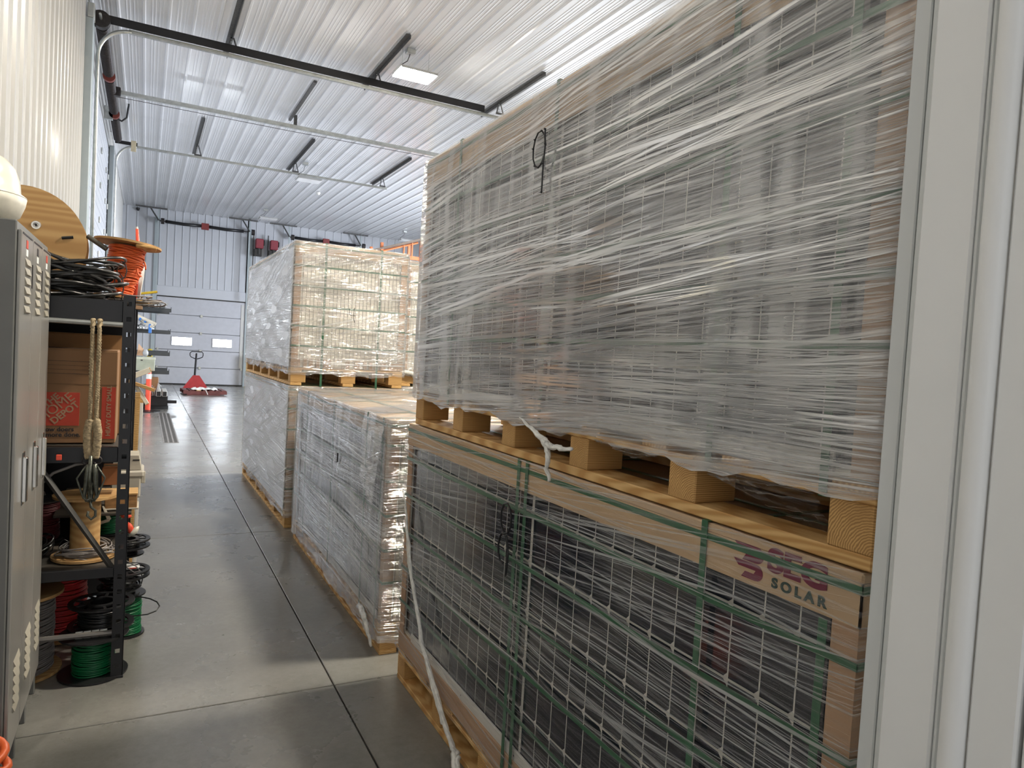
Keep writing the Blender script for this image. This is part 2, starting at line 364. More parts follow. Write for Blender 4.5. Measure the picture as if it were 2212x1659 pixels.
# back wall
wb = struct('wall_back')
MBk = Matrix(((1, 0, 0, 0), (0, 0, -1, 0), (0, 1, 0, 0), (0, 0, 0, 1)))   # proud -Y, ribs along Z
b = ribbed(ZC, minor=False); me = MB().add(b.v, b.f, MBk).mesh('wall_panel', BACKM)
O('wall_panel', me, wb, (XL+.1, YB, 0))
for i in range(10): O('wall_panel', me, wb, (3.45+i*.914 if i else 3.42, YB, 0))
b = ribbed(ZC-3.42, width=.71, pitch=.2366, minor=False); me = MB().add(b.v, b.f, MBk).mesh('wall_panel', BACKM)
for i in range(4): O('wall_panel', me, wb, (.30+i*.71, YB-.001, 3.42))
MB().box((XL, YB+.001, 0), (.30, YB+.1, ZC)).box((3.15, YB+.001, 0), (XR, YB+.1, ZC)).box((.3, YB+.001, 3.05), (3.2, YB+.1, ZC)).obj('wall_backing', BACKM, wb)
MB().bev((.22, YB-.03, 3.07), (3.27, YB+.01, 3.40), .005).obj('door_header', BACKM, wb)
t3 = struct('trim_3'); MB().bev((.17, YB-.05, 0), (.30, YB, 5.7), .005).obj('casing', TRIM, t3)
t4 = struct('trim_4'); MB().bev((3.18, YB-.05, 0), (3.31, YB, 5.7), .005).obj('casing', TRIM, t4)
d2 = struct('door_2'); MB().box((.25, YB+.07, 0), (3.25, YB+.12, 3.1)).obj('door_backing', DOORB, d2)
for k in range(5):
    s_ = MB().bev((.31, YB-.0, .61*k+.012), (3.17, YB+.05, .61*(k+1)-.006), .005).obj('door_section', DOORB, d2)
    if k:
        MB().bev((1.70, YB-.03, .61*k-.05), (1.78, YB, .61*k+.05), .004).obj('hinge', GALV, d2)
        for xx in (.36, 3.09): MB().bev((xx, YB-.02, .61*k-.05), (xx+.06, YB, .61*k+.05), .004).obj('hinge', GALV, d2)
MB().bev((.31, YB-.008, .0), (3.17, YB+.04, .05), .004).obj('rubber_seal', PLASTB, d2)
MB().bev((.31, YB-.02, 3.03), (3.17, YB+.03, 3.07), .004).obj('top_seal', PLASTB, d2)
for xx in (3.04,): MB().bev((xx, YB-.018, .65), (xx+.1, YB-.002, 2.95), .003).obj('end_stile', WALLM, d2)
for x0 in (.83, 2.14):
    wf = MB()
    for q in ((x0-.03, 1.36, x0+.65, 1.39), (x0-.03, 1.66, x0+.65, 1.69), (x0-.03, 1.39, x0, 1.66), (x0+.62, 1.39, x0+.65, 1.66)): wf.bev((q[0], YB-.02, q[1]), (q[2], YB+.005, q[3]), .003)
    wf = wf.obj('window_frame', DOORB, d2)
    MB().box((x0, YB-.008, 1.39), (x0+.62, YB-.002, 1.66)).obj('pane', DAYM, wf)
# right wall with a bare stretch far down, and the partition by the camera
wr = struct('wall_right'); b = ribbed(ZC, minor=False); MR = Matrix(((0, 0, -1, 0), (-1, 0, 0, 0), (0, 1, 0, 0), (0, 0, 0, 1)))
me = MB().add(b.v, b.f, MR).mesh('wall_panel', WALLM)
for i in range(16): O('wall_panel', me, wr, (XR, .42+(i+1)*.914, 0))
for i in range(7): O('wall_panel', me, wr, (XR, 20.4+(i+1)*.914, 0))
MB().box((XR+.001, .3, 0), (XR+.1, YB, ZC)).obj('wall_backing', WALLM, wr)
wf_ = struct('wall_front'); MB().box((1.45, YF-.14, 0), (XR, YF, ZC)).box((XL, YF-.14, 3.6), (1.45, YF, ZC)).obj('partition', WALLM, wf_)
# near jamb, a steel door casing: proud strips along the camera side (plane x = 1.0)
JW = mat('casing_white', (0.80, 0.805, 0.80), .35, var=.015, scale=(2, 2, 2), coat=.2); JG = mat('casing_grey', (0.62, 0.64, 0.64), .4, var=.015)
t5 = struct('trim_5'); X0 = 1.0; yr = lambda q: X0/q
MB().bev((X0+.012, yr(1.512), 0), (X0+.10, yr(1.455), 3.6), .002).obj('casing_edge', JG, t5)
MB().bev((X0+.03, yr(1.53), 0), (X0+.09, yr(1.50), 3.6), .001).obj('casing_gap', PLASTB, t5)
MB().bev((X0+.008, yr(1.548), 0), (X0+.10, yr(1.522), 3.6), .002).obj('casing_return', JG, t5)
MB().bev((X0, yr(1.752), 0), (X0+.10, yr(1.5475), 3.6), .003).obj('casing_face', JW, t5)
MB().bev((X0+.004, yr(1.775), 0), (X0+.10, yr(1.753), 3.6), .002).obj('casing_groove', JG, t5)
MB().lathe([(.017, 0), (.017, 3.6)], 20, TR((X0+.008, yr(1.835), 0))).obj('casing_bead', JW, t5, smooth=True)
MB().bev((X0+.006, yr(2.14), 0), (X0+.10, yr(1.90), 3.6), .003).obj('casing_stop', JW, t5)
MB().bev((X0+.012, .20, 0), (X0+.10, yr(2.16), 3.6), .003).obj('casing_back', JW, t5)
MB().box((X0+.10, .2, 0), (1.46, YF+.02, 3.6)).obj('casing_fill', JG, t5)
# far trench drain
td = struct('trim_6'); MB().bev((.30, 12.2, -.02), (.53, 16.9, .004), .003).obj('drain_frame', mat('drain_steel', (.2, .19, .18), .6), td)
b = MB()
for k in range(78):
    for c in (.325, .395, .465): b.box((c, 12.24+k*.06, .0035), (c+.045, 12.24+k*.06+.028, .0062))
tag(b.obj('drain_slots', mat('drain_dark', (.035, .033, .03), .8), td), kind='stuff')
# ------------------------------------------------------------------ ceiling fixtures
def fixture(x, y, z, lit, label, grp=None):
    t = thing('ceiling_light', label, 'light', (x, y, ZC), 0, grp)
    h = z-ZC; m = MB(); m.box((-.27, -.17, h+.03), (.27, .17, h+.05)); 
    for s in (-1, 1): m.add([(-.27, s*.17, h+.05), (.27, s*.17, h+.05), (.27, s*.21, h), (-.27, s*.21, h)], [(0, 1, 2, 3)])
    m.box((-.28, -.19, h+.012), (-.27, .19, h+.05)).box((.27, -.19, h+.012), (.28, .19, h+.05)); m.obj('housing', WALLM, t)
    MB().bev((-.265, -.18, h-.008), (.265, .18, h+.012), .006).obj('diffuser', LEDM if lit else LEDOFF, t)
    MB().bev((-.15, -.05, -.09), (-.02, .05, -.022), .006).obj('junction_box', GALV, t)
    MB().tube([(-.09, 0, -.09), (-.12, .01, h*.5), (-.24, .03, h*.75), (-.23, .03, h+.05)], .006, 6).obj('cable', DARK, t)
    for s in (-1, 1): MB().tube([(s*.2, 0, -.02), (s*.2, 0, h+.05)], .003, 4).obj('chain', GALV, t)
fixture(3.32, 9.85, 5.62, True, 'brightly lit rectangular ceiling light hanging near the black door track')
fixture(3.10, 3.30, 5.62, True, 'lit rectangular ceiling light above the wrapped pallets, just outside the view')
fixture(8.6, 3.30, 5.62, True, 'lit rectangular ceiling light far right of the pallets, outside the view')
fixture(8.6, 9.85, 5.62, True, 'lit rectangular ceiling light in the far right column, outside the view')
fixture(3.32, 17.3, 5.56, False, 'unlit pale ceiling light hanging behind the third door track')
fixture(3.42, 24.2, 5.66, False, 'unlit pale ceiling light in front of the red motors on the back wall')
fixture(8.3, 24.6, 5.62, False, 'small distant ceiling light above the orange rack')
for i, (x, y) in enumerate(((3.45, 19.0), (4.2, 20.4))):
    t = thing('ceiling_sensor', ('small round white sensor on ceiling left of its twin', 'small round white sensor on ceiling right of its twin')[i], 'sensor', (x, y, ZC))
    MB().lathe([(.0001, -.09), (.04, -.085), (.06, -.05), (.06, -.02), (.0001, -.02)], 14).obj('housing', WHITEP, t, smooth=True)
# ------------------------------------------------------------------ door tracks crossing the ceiling
def perf(b, a, c, w=.045, axis='y'):
    b.box(a, c)
def rail_profile(b, y, z, x0, x1, w=.05):
    b.box((x0, y-.004, z), (x1, y+.004, z+w)); b.box((x0, y-.03, z+w-.006), (x1, y+.004, z+w)); b.box((x0, y-.03, z), (x1, y+.004, z+.006))
def curve_pts(xw, y, ztop, R=.38, zb=.3, n=10):
    p = [(xw, y, zb), (xw, y, ztop-R)]
    for i in range(1, n+1): a = pi/2*i/n; p.append((xw+R-R*cos(a), y, ztop-R+R*sin(a)))
    return p
def braces(t, y, z, xs_, y0, y1, m=DKGALV):
    for x in xs_:
        b = MB().box((x-.003, y0, ZC-.075), (x+.003, y1, ZC-.02)).box((x-.065, y0, ZC-.026), (x+.003, y1, ZC-.020)); b.obj('ceiling_strut', m, t)
        b = MB(); 
        for dx in (-.03, .05): b.tube([(x+dx*1.6, y, z+.04), (x+dx*.4, y+.02, ZC-.03)], .012, 4)
        b.box((x-.06, y-.012, z+.03), (x+.09, y+.012, z+.06)); b.obj('drop_brace', m, t)
        ho = MB()
        for k in range(5): ho.box((x-.02, y-.016, z+.07+k*.04), (x-.008, y+.0, z+.085+k*.04))
        tag(ho.obj('slot_row', GALV, t), kind='stuff')
ZT = 5.68
ta = thing('door_track', 'galvanised door track under a long black angle, nearest across the ceiling', 'track', (XL+.1, 10.95, 0))
def loc_rail(t, y, x1, zt, ang=None):
    c = MB().tube(curve_pts(.03, 0, zt+.025), .026, 6); c.obj('curved_rail', GALV, t, smooth=True)
    b = MB(); rail_profile(b, 0, zt, .38, x1); b.obj('rail', GALV, t)
    if ang: MB().box((ang[0], -.05, zt+.055), (ang[1], -.044, zt+.165)).box((ang[0], -.05, zt+.159), (ang[1], .03, zt+.165)).obj('stiffener_angle', BLACKM, t)
loc_rail(ta, 0, 5.98, ZT, (-.05, 5.62))
braces(ta, 0, ZT+.06, (1.66, 3.78, 5.92), -1.55, .75)
tb = thing('opener_rail', 'grey opener rail with a thin drive line, middle of the three across', 'rail', (XL+.1, 13.9, 0))
b = MB().bev((.2, -.03, 5.72), (6.0, .03, 5.79), .006); b.obj('rail', GALV, tb)
MB().tube([(.2, -.05, 5.66), (3, -.05, 5.65), (6.0, -.05, 5.67)], .005, 5).obj('drive_line', DARK, tb)
MB().box((3.05, -.01, 5.79), (3.11, .01, ZC-.02)).box((3.0, -2.0, ZC-.06), (3.05, .3, ZC-.02)).obj('hanger', DKGALV, tb)
MB().bev((.05, -.06, 5.68), (.2, .06, 5.83), .01).obj('header_bracket', DARK, tb)
tc_ = thing('door_track', 'galvanised door track furthest across the ceiling, holding a paper tag', 'track', (XL+.1, 17.42, 0))
loc_rail(tc_, 0, 5.98, ZT); braces(tc_, 0, ZT+.03, (1.60, 3.72, 5.85), -2.2, .9)
MB().bev((.0, -.05, ZT+.03), (.42, -.02, ZT+.10), .003).obj('end_angle', BLACKM, tc_)
tag(MB().bev((.30, -.075, ZT-.10), (.40, -.065, ZT+.13), .004).obj('paper_tag', mat('manila_tag', (.6, .52, .36), .7), tc_), 'cream paper tag')
# spring shaft over left door
ts = thing('spring_shaft', 'dark torsion spring shaft running along the left wall above the door', 'door spring', (XL+.16, 10.95, 5.74))
MB().tube([(0, -.3, 0), (0, 6.5, 0)], .016, 10).obj('shaft', GALV, ts)
for (a, c_) in ((.1, 2.0), (2.3, 4.1), (4.5, 6.2)):
    b = MB(); N = int((c_-a)/.045)
    b.tube([(0, a, 0), (0, c_, 0)], .062, 14)
    for k in range(N): b.tube([(.068*cos(q*pi/6), a+k*.045+.022*q/12, .068*sin(q*pi/6)) for q in range(12)], .010, 4, closed=True)
    b.obj('spring', DARK, ts, smooth=True)
for y in (2.15, 4.3): MB().lathe([(.0001, -.04), (.09, -.04), (.09, .04), (.0001, .04)], 16, TR((0, y, 0)) @ RX(pi/2)).obj('winding_cone', mat('red_cone', (.16, .03, .02), .5), ts)
MB().lathe([(.0001, 0), (.11, 0), (.11, .1), (.0001, .1)], 18, TR((0, -.05, 0)) @ RX(pi/2)).obj('cable_drum', DARK, ts)
MB().bev((-.16, 4.26, -.12), (-.02, 4.34, .12), .004).obj('bracket', GALV, ts)
MB().tube([(0, 4.35, -.05), (.12, 4.4, -.08), (.2, 4.4, .0), (.23, 4.4, .28)], .018, 6).obj('winding_hose', BLACKM, ts)
# back doors: springs, brackets, motors, bollards
def backspring(x0, x1, label, mid):
    t = thing('spring_shaft', label, 'door spring', (0, YB-.32, 5.55))
    MB().tube([(x0, 0, 0), (x1, 0, 0)], .02, 8).obj('shaft', DARK, t)
    for a, c_ in ((x0+.2, mid-.12), (mid+.12, x1-.2)):
        b = MB().tube([(a, 0, 0), ((a+c_)/2, 0, -.02), (c_, 0, 0)], .055, 10); b.obj('spring', BLACKM, t, smooth=True)
    MB().bev((mid-.12, -.06, -.12), (mid+.12, .03, .10), .01).obj('centre_bracket', mat('red_bracket', (.2, .03, .03), .5), t)
    for x in (x0, x1):
        MB().box((x-.03, -.05, -2.45), (x+.02, .0, .45)).obj('vertical_track', TRIM, t)
        MB().tube([(x, -.05, 0), (x-.28, -.05, .43)], .025, 4).obj('brace', DKGALV, t)
        MB().box((x-.7, -.08, .38), (x+.25, -.03, .43)).obj('ceiling_strut', DKGALV, t)
        MB().lathe([(.0001, -.05), (.1, -.05), (.1, .05), (.0001, .05)], 14, TR((x+.12, 0, 0)) @ RY(pi/2)).obj('cable_drum', DARK, t)
backspring(.28, 3.18, 'long black torsion spring above the back door with two windows', 1.72)
backspring(4.55, 7.2, 'black torsion spring right of the red motors, partly behind the pallets', 5.88)
for i, x in enumerate((3.52, 4.02)):
    t = thing('door_motor', ('left of the two red door motors high on the back wall', 'right of the two red door motors high on the back wall')[i], 'motor', (x, YB-.2, 5.12))
    MB().bev((-.13, -.28, -.12), (.13, .0, .22), .02).obj('gear_housing', mat('motor_red', (.22, .03, .045), .45), t)
    MB().lathe([(.0001, -.2), (.075, -.2), (.075, 0), (.0001, 0)], 14, TR((-.02, -.14, -.12))).obj('motor_body', PLASTB, t)
    MB().bev((-.17, -.20, -.40), (.09, -.02, -.14), .01).obj('control_box', PLASTB, t)
    MB().lathe([(.0001, 0), (.1, 0), (.1, .03), (.0001, .03)], 14, TR((.15, -.12, .1)) @ RY(pi/2)).obj('chain_wheel', DARK, t)
    MB().box((-.2, -.02, -1.1), (-.16, .02, .4)).obj('mounting_angle', DKGALV, t)
for i, (x, lab) in enumerate(((.16, 'yellow bollard at the left side of the back door, behind the rack'), (3.33, 'yellow bollard at the right side of the back door'))):
    t = thing('bollard', lab, 'bollard', (x, YB-.35, 0))
    MB().lathe([(.085, 0), (.085, 1.14), (.07, 1.19), (.03, 1.215), (.0001, 1.22)], 20).obj('sleeve', YELLOW, t, smooth=True)
    MB().lathe([(.0001, 0), (.13, 0), (.13, .02), (.086, .03)], 20).obj('base_ring', YELLOW, t)
    MB().bev((-.05, -.09, .96), (.05, -.084, 1.08), .002).obj('decal', PLASTB, t)
t = thing('wall_bell', 'small round brass-coloured fitting right of the back door', 'fitting', (3.42, YB-.04, 1.68)); MB().lathe([(.0001, .06), (.06, .05), (.09, 0), (.0001, 0)], 14, RX(pi/2)).obj('dome', mat('brass', (.45, .28, .12), .4, metal=.6), t)
MB().bev((-.05, -.01, -.07), (.05, .03, .07), .004).obj('backplate', GALV, t)
t = thing('security_camera', 'tiny black camera at the top left corner of back wall', 'camera', (-.35, YB-.06, 5.9)); MB().lathe([(.0001, -.07), (.04, -.06), (.06, 0), (.06, .02), (.0001, .02)], 12).obj('dome', PLASTB, t, smooth=True); MB().bev((-.05, 0, .0), (.05, .06, .04), .004).obj('mount', PLASTB, t)
# ------------------------------------------------------------------ pallet loads
def film_skirt(L_, W_, H, z0, m, par, amp=.006, seed=0, top=False, bulge=0):
    """four film sides as one fine grid that hugs the load"""
    rnd = random.Random(seed); e = .014; per = [(-e, -e, -1, 0), (-e, L_+e, -1, 0), (W_+e, L_+e, 1, 0), (W_+e, -e, 1, 0)]
    cols = []; Pn = []
    def seg(a, b, n): return [(a[0]+(b[0]-a[0])*i/n, a[1]+(b[1]-a[1])*i/n) for i in range(n)]
    P = seg((-e, -e), (-e, L_+e), 46)+seg((-e, L_+e), (W_+e, L_+e), 20)+seg((W_+e, L_+e), (W_+e, -e), 46)+seg((W_+e, -e), (-e, -e), 20)
    nz = 40; V = []; F = []; N = len(P); ph = [rnd.uniform(0, 6) for _ in range(9)]
    for j in range(nz+1):
        z = z0+(H-z0)*j/nz
        for i, (x, y) in enumerate(P):
            cx, cy_ = x-W_/2, y-L_/2
            nx, ny = (-1, 0) if abs(x+e) < 1e-6 else ((1, 0) if abs(x-W_-e) < 1e-6 else ((0, -1) if cy_ < 0 else (0, 1)))
            s = x+y*1.0; d = amp*(sin(s*5+z*9+ph[0])+.6*sin(s*9-z*23+ph[1])+.5*sin(s*3+z*41+ph[2])+.35*sin(s*13+z*67+ph[3]))*.5
            edge = min(1, min(abs(y+e), abs(y-L_-e))*9) if nx else min(1, min(abs(x+e), abs(x-W_-e))*9)
            d = d*edge+abs(amp)*.5
            zz = z
            if j == 0: zz += .008*sin(s*8+ph[4])+.007*sin(s*19+ph[5])+.006*sin(s*43+ph[6])
            if j >= nz-1: d -= .004*(j-nz+2)
            V.append((x+nx*d, y+ny*d, zz))
    for j in range(nz):
        for i in range(N): F.append((j*N+i, j*N+(i+1) % N, (j+1)*N+(i+1) % N, (j+1)*N+i))
    if top:
        k = len(V); V += [(x*.985+.008, y*.985+.01, H+.008) for x, y in P]
        for i in range(N): F.append((nz*N+i, nz*N+(i+1) % N, k+(i+1) % N, k+i))
        F.append(tuple(range(k, k+N)))
    b = MB().add(V, F); return b.obj('stretch_film', m, par, smooth=True)
def strip_loop_h(L_, W_, z, w=.016, e=.006, sag=0):
    b = MB(); h = w/2
    b.bev((-e, -e, z-h), (-e+.002, L_+e, z+h), .0005); b.bev((W_+e-.002, -e, z-h), (W_+e, L_+e, z+h), .0005)
    b.bev((-e, -e, z-h), (W_+e, -e+.002, z+h), .0005); b.bev((-e, L_+e-.002, z-h), (W_+e, L_+e, z+h), .0005); return b
CACHE = {}
def pallet_load(name, label, loc, L_=2.53, rz=0, film=None, nmod=29, cells='front', sh=(1.155, .96, .77, .58, .40), syv=(.10, .41, 1.24, 2.12), fz0=.10, W_=1.05, H=1.295, grp=None, amp=.006, top=False, lean=0, capskirt=.105, mz=.168, ymid=None):
    t = thing(name, label, 'pallet load', loc, rz, grp)
    if lean: t.rotation_euler = (0, lean, rz)
    key = (round(L_, 3), mz, H); mh = min(1.083, H-.024-mz)
    if key not in CACHE:
        C_ = {}; q = L_
        C_['bb'] = MB().bev((0, 0, 0), (.10, q, .028), .003).mesh('bottom_board', PINE)
        C_['blk'] = MB().bev((0, 0, 0), (.135, .10, .095), .003).mesh('block', PINEB)
        C_['st'] = MB().bev((0, 0, 0), (.10, q, .018), .002).mesh('stringer_board', PINE)
        C_['dk'] = MB().bev((0, 0, 0), (W_, .098, .018), .002).mesh('deck_board', PINEX)
        h = mh; g = MB(); t_ = .030; f2 = .010
        g.box((0, 0, 0), (t_, q-.07, f2)).box((0, 0, h-f2), (t_, q-.07, h)).box((0, 0, f2), (t_, f2, h-f2)).box((0, q-.07-f2, f2), (t_, q-.07, h-f2))
        C_['fr'] = g.mesh('solar_panel', FRAMEW)
        C_['bk'] = MB().box((.004, .009, .009), (.008, q-.079, h-.009)).mesh('backsheet', BACKSH)
        C_['gr'] = MB().box((.0025, .009, .009), (.007, q-.079, h-.009)).mesh('white_grid', GRID)
        CACHE[key] = C_
    C_ = CACHE[key]
    for x in (0, (W_-.10)/2, W_-.10): O('bottom_board', C_['bb'], t, (x, 0, 0)); O('stringer_board', C_['st'], t, (x, 0, .124))
    nb = 6; 
    for i in range(nb):
        y = i*(L_-.10)/(nb-1)
        for x in (0, (W_-.135)/2, W_-.135): O('block', C_['blk'], t, (x, y, .0285))
    for i in range(9): O('deck_board', C_['dk'], t, (0, i*(L_-.098)/8, .1425))
    z1 = mz; pitch = (W_-.03)/nmod
    for i in range(nmod):
        x = .012+i*pitch; o = O('solar_panel', C_['fr'], t, (x, .035, z1))
        if i in (0, nmod-1):
            if cells == 'front' and i == 0:
                O('white_grid', C_['gr'], o)
                nc = 26; cw = (L_-.07-.018-.012-.016)/nc; rh = .1755
                ck = ('cell', key)
                if ck not in CACHE:
                    ch = .011; wv_ = cw-.0042; hh = rh-.0065
                    CACHE[ck] = MB().prism([(ch, 0), (wv_, 0), (wv_, hh), (ch, hh), (0, hh-ch), (0, ch)], .0003, Matrix(((0, 0, 1, 0), (1, 0, 0, 0), (0, 1, 0, 0), (0, 0, 0, 1)))).mesh('cell', CELL)
                for r in range(6):
                    for c in range(nc):
                        ce = O('cell', CACHE[ck], o, (.0022, .016+c*cw+(.012 if c >= nc//2 else 0), .018+r*rh))
                        if r == 5 and .018+6*rh > mh-.012: ce.scale = (1, 1, (mh-.012-.018-5*rh)/rh)
            else: O('backsheet', C_['bk'], o)
    # silver long edge of the outer module showing under the cells, with its fixing holes
    er = MB().bev((.003, .10, z1-.002), (.012, L_-.16, z1+.042), .001).obj('frame_rail', mat('anodised_frame', (.62, .60, .56), .35, var=.05), t)
    eh = MB()
    for y in (.33, .80, 1.28, 1.75, 2.2): eh.lathe([(.0001, 0), (.0035, 0)], 10, TR((.0025, y, z1+.02)) @ RY(pi/2))
    eh.obj('fixing_hole', PLASTB, er)
    zc = H-.022
    if mz > .2: MB().bev((-.003, -.003, .1615), (W_+.003, L_+.003, mz+.002), .003).obj('cardboard_tray', CARD, t)
    for (x, y, sx, sy) in ((0, 0, 1, 1), (W_, 0, -1, 1), (0, L_, 1, -1), (W_, L_, -1, -1)):
        b = MB().prism([(0, 0), (sx*.058, 0), (sx*.058, sy*.006), (sx*.006, sy*.006), (sx*.006, sy*.058), (0, sy*.058)][::(1 if sx*sy > 0 else -1)], zc-z1-.002, TR((x, y, z1)))
        b.obj('corner_post', CARD, t)
    b = MB(); e = .004
    b.bev((-e, -e, zc), (W_+e, L_+e, H), .004)
    b.box((-e, -e, H-capskirt), (-e+.004, L_+e, zc+.002)).box((W_+e-.004, -e, H-capskirt), (W_+e, L_+e, zc+.002)).box((-e, -e, H-capskirt), (W_+e, -e+.004, zc+.002)).box((-e, L_+e-.004, H-capskirt), (W_+e, L_+e, zc+.002))
    cap = b.obj('cardboard_cap', CARDL, t)
    for z in (H-.032,)+tuple(sh): strip_loop_h(L_, W_, z).obj('strap', STRAP, t)
    for y in syv:
        b = MB().bev((-.009, y-.010, .13), (-.007, y+.010, H+.004), .0005).bev((W_+.007, y-.010, .13), (W_+.009, y+.010, H+.004), .0005).bev((-.009, y-.010, H+.003), (W_+.009, y+.010, H+.005), .0005).bev((-.009, y-.010, .122), (W_+.009, y+.010, .124), .0005)
        b.obj('strap', STRAP, t)
    for x in (.27, .79):
        b = MB().bev((x-.010, -.009, .0), (x+.010, -.007, H+.006), .0005).bev((x-.010, L_+.007, .0), (x+.010, L_+.009, H+.006), .0005).bev((x-.010, -.009, H+.005), (x+.010, L_+.009, H+.007), .0005)
        b.obj('strap', STRAP, t)
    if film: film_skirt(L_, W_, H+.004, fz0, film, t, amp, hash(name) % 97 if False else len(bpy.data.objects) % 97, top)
    return t
lo = pallet_load('pallet_load', 'strapped pallet of solar panels on the floor nearest the camera, marked 8', (1.20, .83, 0), film=FILMLO, fz0=.15, H=1.312, mz=.247, syv=(.41, 1.285, 1.345), sh=(1.135, .95, .765, .585, .41))
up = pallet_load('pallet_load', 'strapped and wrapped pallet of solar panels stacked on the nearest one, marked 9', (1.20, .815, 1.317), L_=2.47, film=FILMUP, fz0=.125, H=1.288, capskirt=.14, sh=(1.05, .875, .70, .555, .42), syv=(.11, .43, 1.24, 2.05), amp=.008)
MB().bev((-.005, .065, .13), (-.003, .085, 1.2), .0005).bev((1.053, .065, .13), (1.055, .085, 1.2), .0005).obj('strap', STRAP, lo)
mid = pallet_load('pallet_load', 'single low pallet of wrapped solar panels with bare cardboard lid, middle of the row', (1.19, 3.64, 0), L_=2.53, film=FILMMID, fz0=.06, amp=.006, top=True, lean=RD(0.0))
fl = pallet_load('pallet_load', 'floor pallet of solar panels at the end of the row, under the white one', (1.17, 6.50, 0), L_=2.85, rz=RD(.6), film=FILMFAR, cells=None, sh=(1.09, .90, .72, .54, .36))
fu = pallet_load('pallet_load', 'upper pallet showing white panel edges behind green straps, end of row', (1.165, 6.49, 1.302), L_=2.85, rz=RD(.6), film=FILMFAR, cells=None, sh=(1.08, .90, .72, .54, .36), amp=.010)
f2l = pallet_load('pallet_load', 'floor pallet behind the middle one in the second row', (2.36, 6.95, 0), film=FILMFAR, cells='front', L_=2.53, sh=(1.09, .90, .72, .54, .36))
f2u = pallet_load('pallet_load', 'upper pallet with dark panel side, right of the white one in second row', (2.36, 6.95, 1.302), film=FILMFAR, cells='front', L_=2.53, sh=(1.08, .90, .72, .54, .36))
SHEET = mat('pale_cover_board', (.66, .68, .74), .4, var=.02)
for tt in (fl, fu):
    for y0, y1 in ((.03, 1.50), (1.512, 2.82)): MB().bev((-.013, y0, .165), (-.0095, y1, 1.24), .0008).obj('cover_board', SHEET, tt)
# white ends of the modules on the end-of-row stack: cardboard tabs between
for tt in (fu,):
    for x, w_ in ((.06, .02), (.11, .03), (.165, .028), (.225, .028), (.29, .07), (.50, .03), (.585, .045), (.665, .03), (.72, .03), (.83, .05), (.915, .08)):
        MB().bev((x, -.004, .165), (x+w_, .036, .24), .001).obj('edge_tab', CARD, tt)
    b = MB()
    for p in ([(.50, .73), (.50, .68), (.515, .665), (.56, .665)], [(.545, .74), (.54, .64), (.555, .60)]): b.tube([(q[0], -.026, q[1]) for q in p], .0025, 5)
    tag(b.obj('handwritten_number', INK, tt), 'faint handwritten 4')
# handwritten 9 on the top film, 8 on the lower, 11 on the middle one
def mark(par, pts_list, x, lab, r=.0035):
    b = MB()
    for pts in pts_list: b.tube([(x, y, z) for y, z in pts], r, 6)
    for pts in pts_list:
        for q in pts[::2]: b.lathe([(.0001, -.004), (.0055, 0), (.0001, .004)], 6, TR((x-.001, q[0], q[1])))
    tag(b.obj('handwritten_number', INK, par), lab)
Y9, Z9 = 2.10-.815, 2.40-1.317
c9 = [(Y9+.042*cos(a)+.012, Z9-.015+.062*sin(a)) for a in [RD(40+i*33) for i in range(12)]]
mark(up, [c9, [(Y9-.022, Z9+.045), (Y9-.028, Z9-.02), (Y9-.022, Z9-.07), (Y9-.022, Z9-.12), (Y9-.022, Z9-.165)]], -.036, 'black handwritten 9', .003)
Y8, Z8 = 2.19-.83, 1.10
c8 = [(Y8+.040*cos(a), Z8+.055*sin(a)) for a in [RD(60+i*36) for i in range(11)]]
c8b = [(Y8+.012+.036*cos(a), Z8-.11+.055*sin(a)) for a in [RD(-100+i*34) for i in range(10)]]
mark(lo, [c8, c8b, [(Y8-.01, Z8-.06), (Y8-.03, Z8-.12), (Y8-.02, Z8-.20)]], -.040, 'black handwritten 8', .0042)
mark(mid, [[(1.02, .96), (1.02, .90)], [(1.0, .965), (1.0, .905)]], -.026, 'two small black marker strokes', .0025)
# carton print on the nearest lower cap: emblem and SEG SOLAR (reads left to right towards the camera)
MT = lambda y, z, x=-.0052: Matrix(((0, 0, -1, x), (-1, 0, 0, y), (0, 1, 0, z), (0, 0, 0, 1)))
text('printed_lettering', 'SEG', .068, MAROON, lo, MT(.219, 1.256), sx=1.30, bold=.003)
text('printed_lettering', 'SOLAR', .029, GREEND, lo, MT(.205, 1.222), sx=1.15, space=1.5, bold=.0012)
b = MB()
for k, (zz, s) in enumerate(((1.276, 1), (1.238, 0))):
    pts = []
    for i in range(9):
        a = -pi/2+pi*i/8; pts.append((.250+.0-(.020*cos(a)), zz+.018*sin(a)))
    poly = [(.315, zz+.018), (.250, zz+.018)]+[(y, z) for y, z in pts[::-1]][1:-1]+[(.250, zz-.018), (.290, zz-.018), (.280, zz-.004), (.255, zz-.004), (.250, zz+.004), (.300, zz+.004)]
    b.prism([(-p[0], p[1]) for p in poly], .001, Matrix(((0, 0, -1, -.0045), (-1, 0, 0, 0), (0, 1, 0, 0), (0, 0, 0, 1))))
tag(b.obj('printed_emblem', MAROON, lo), 'maroon curled emblem')
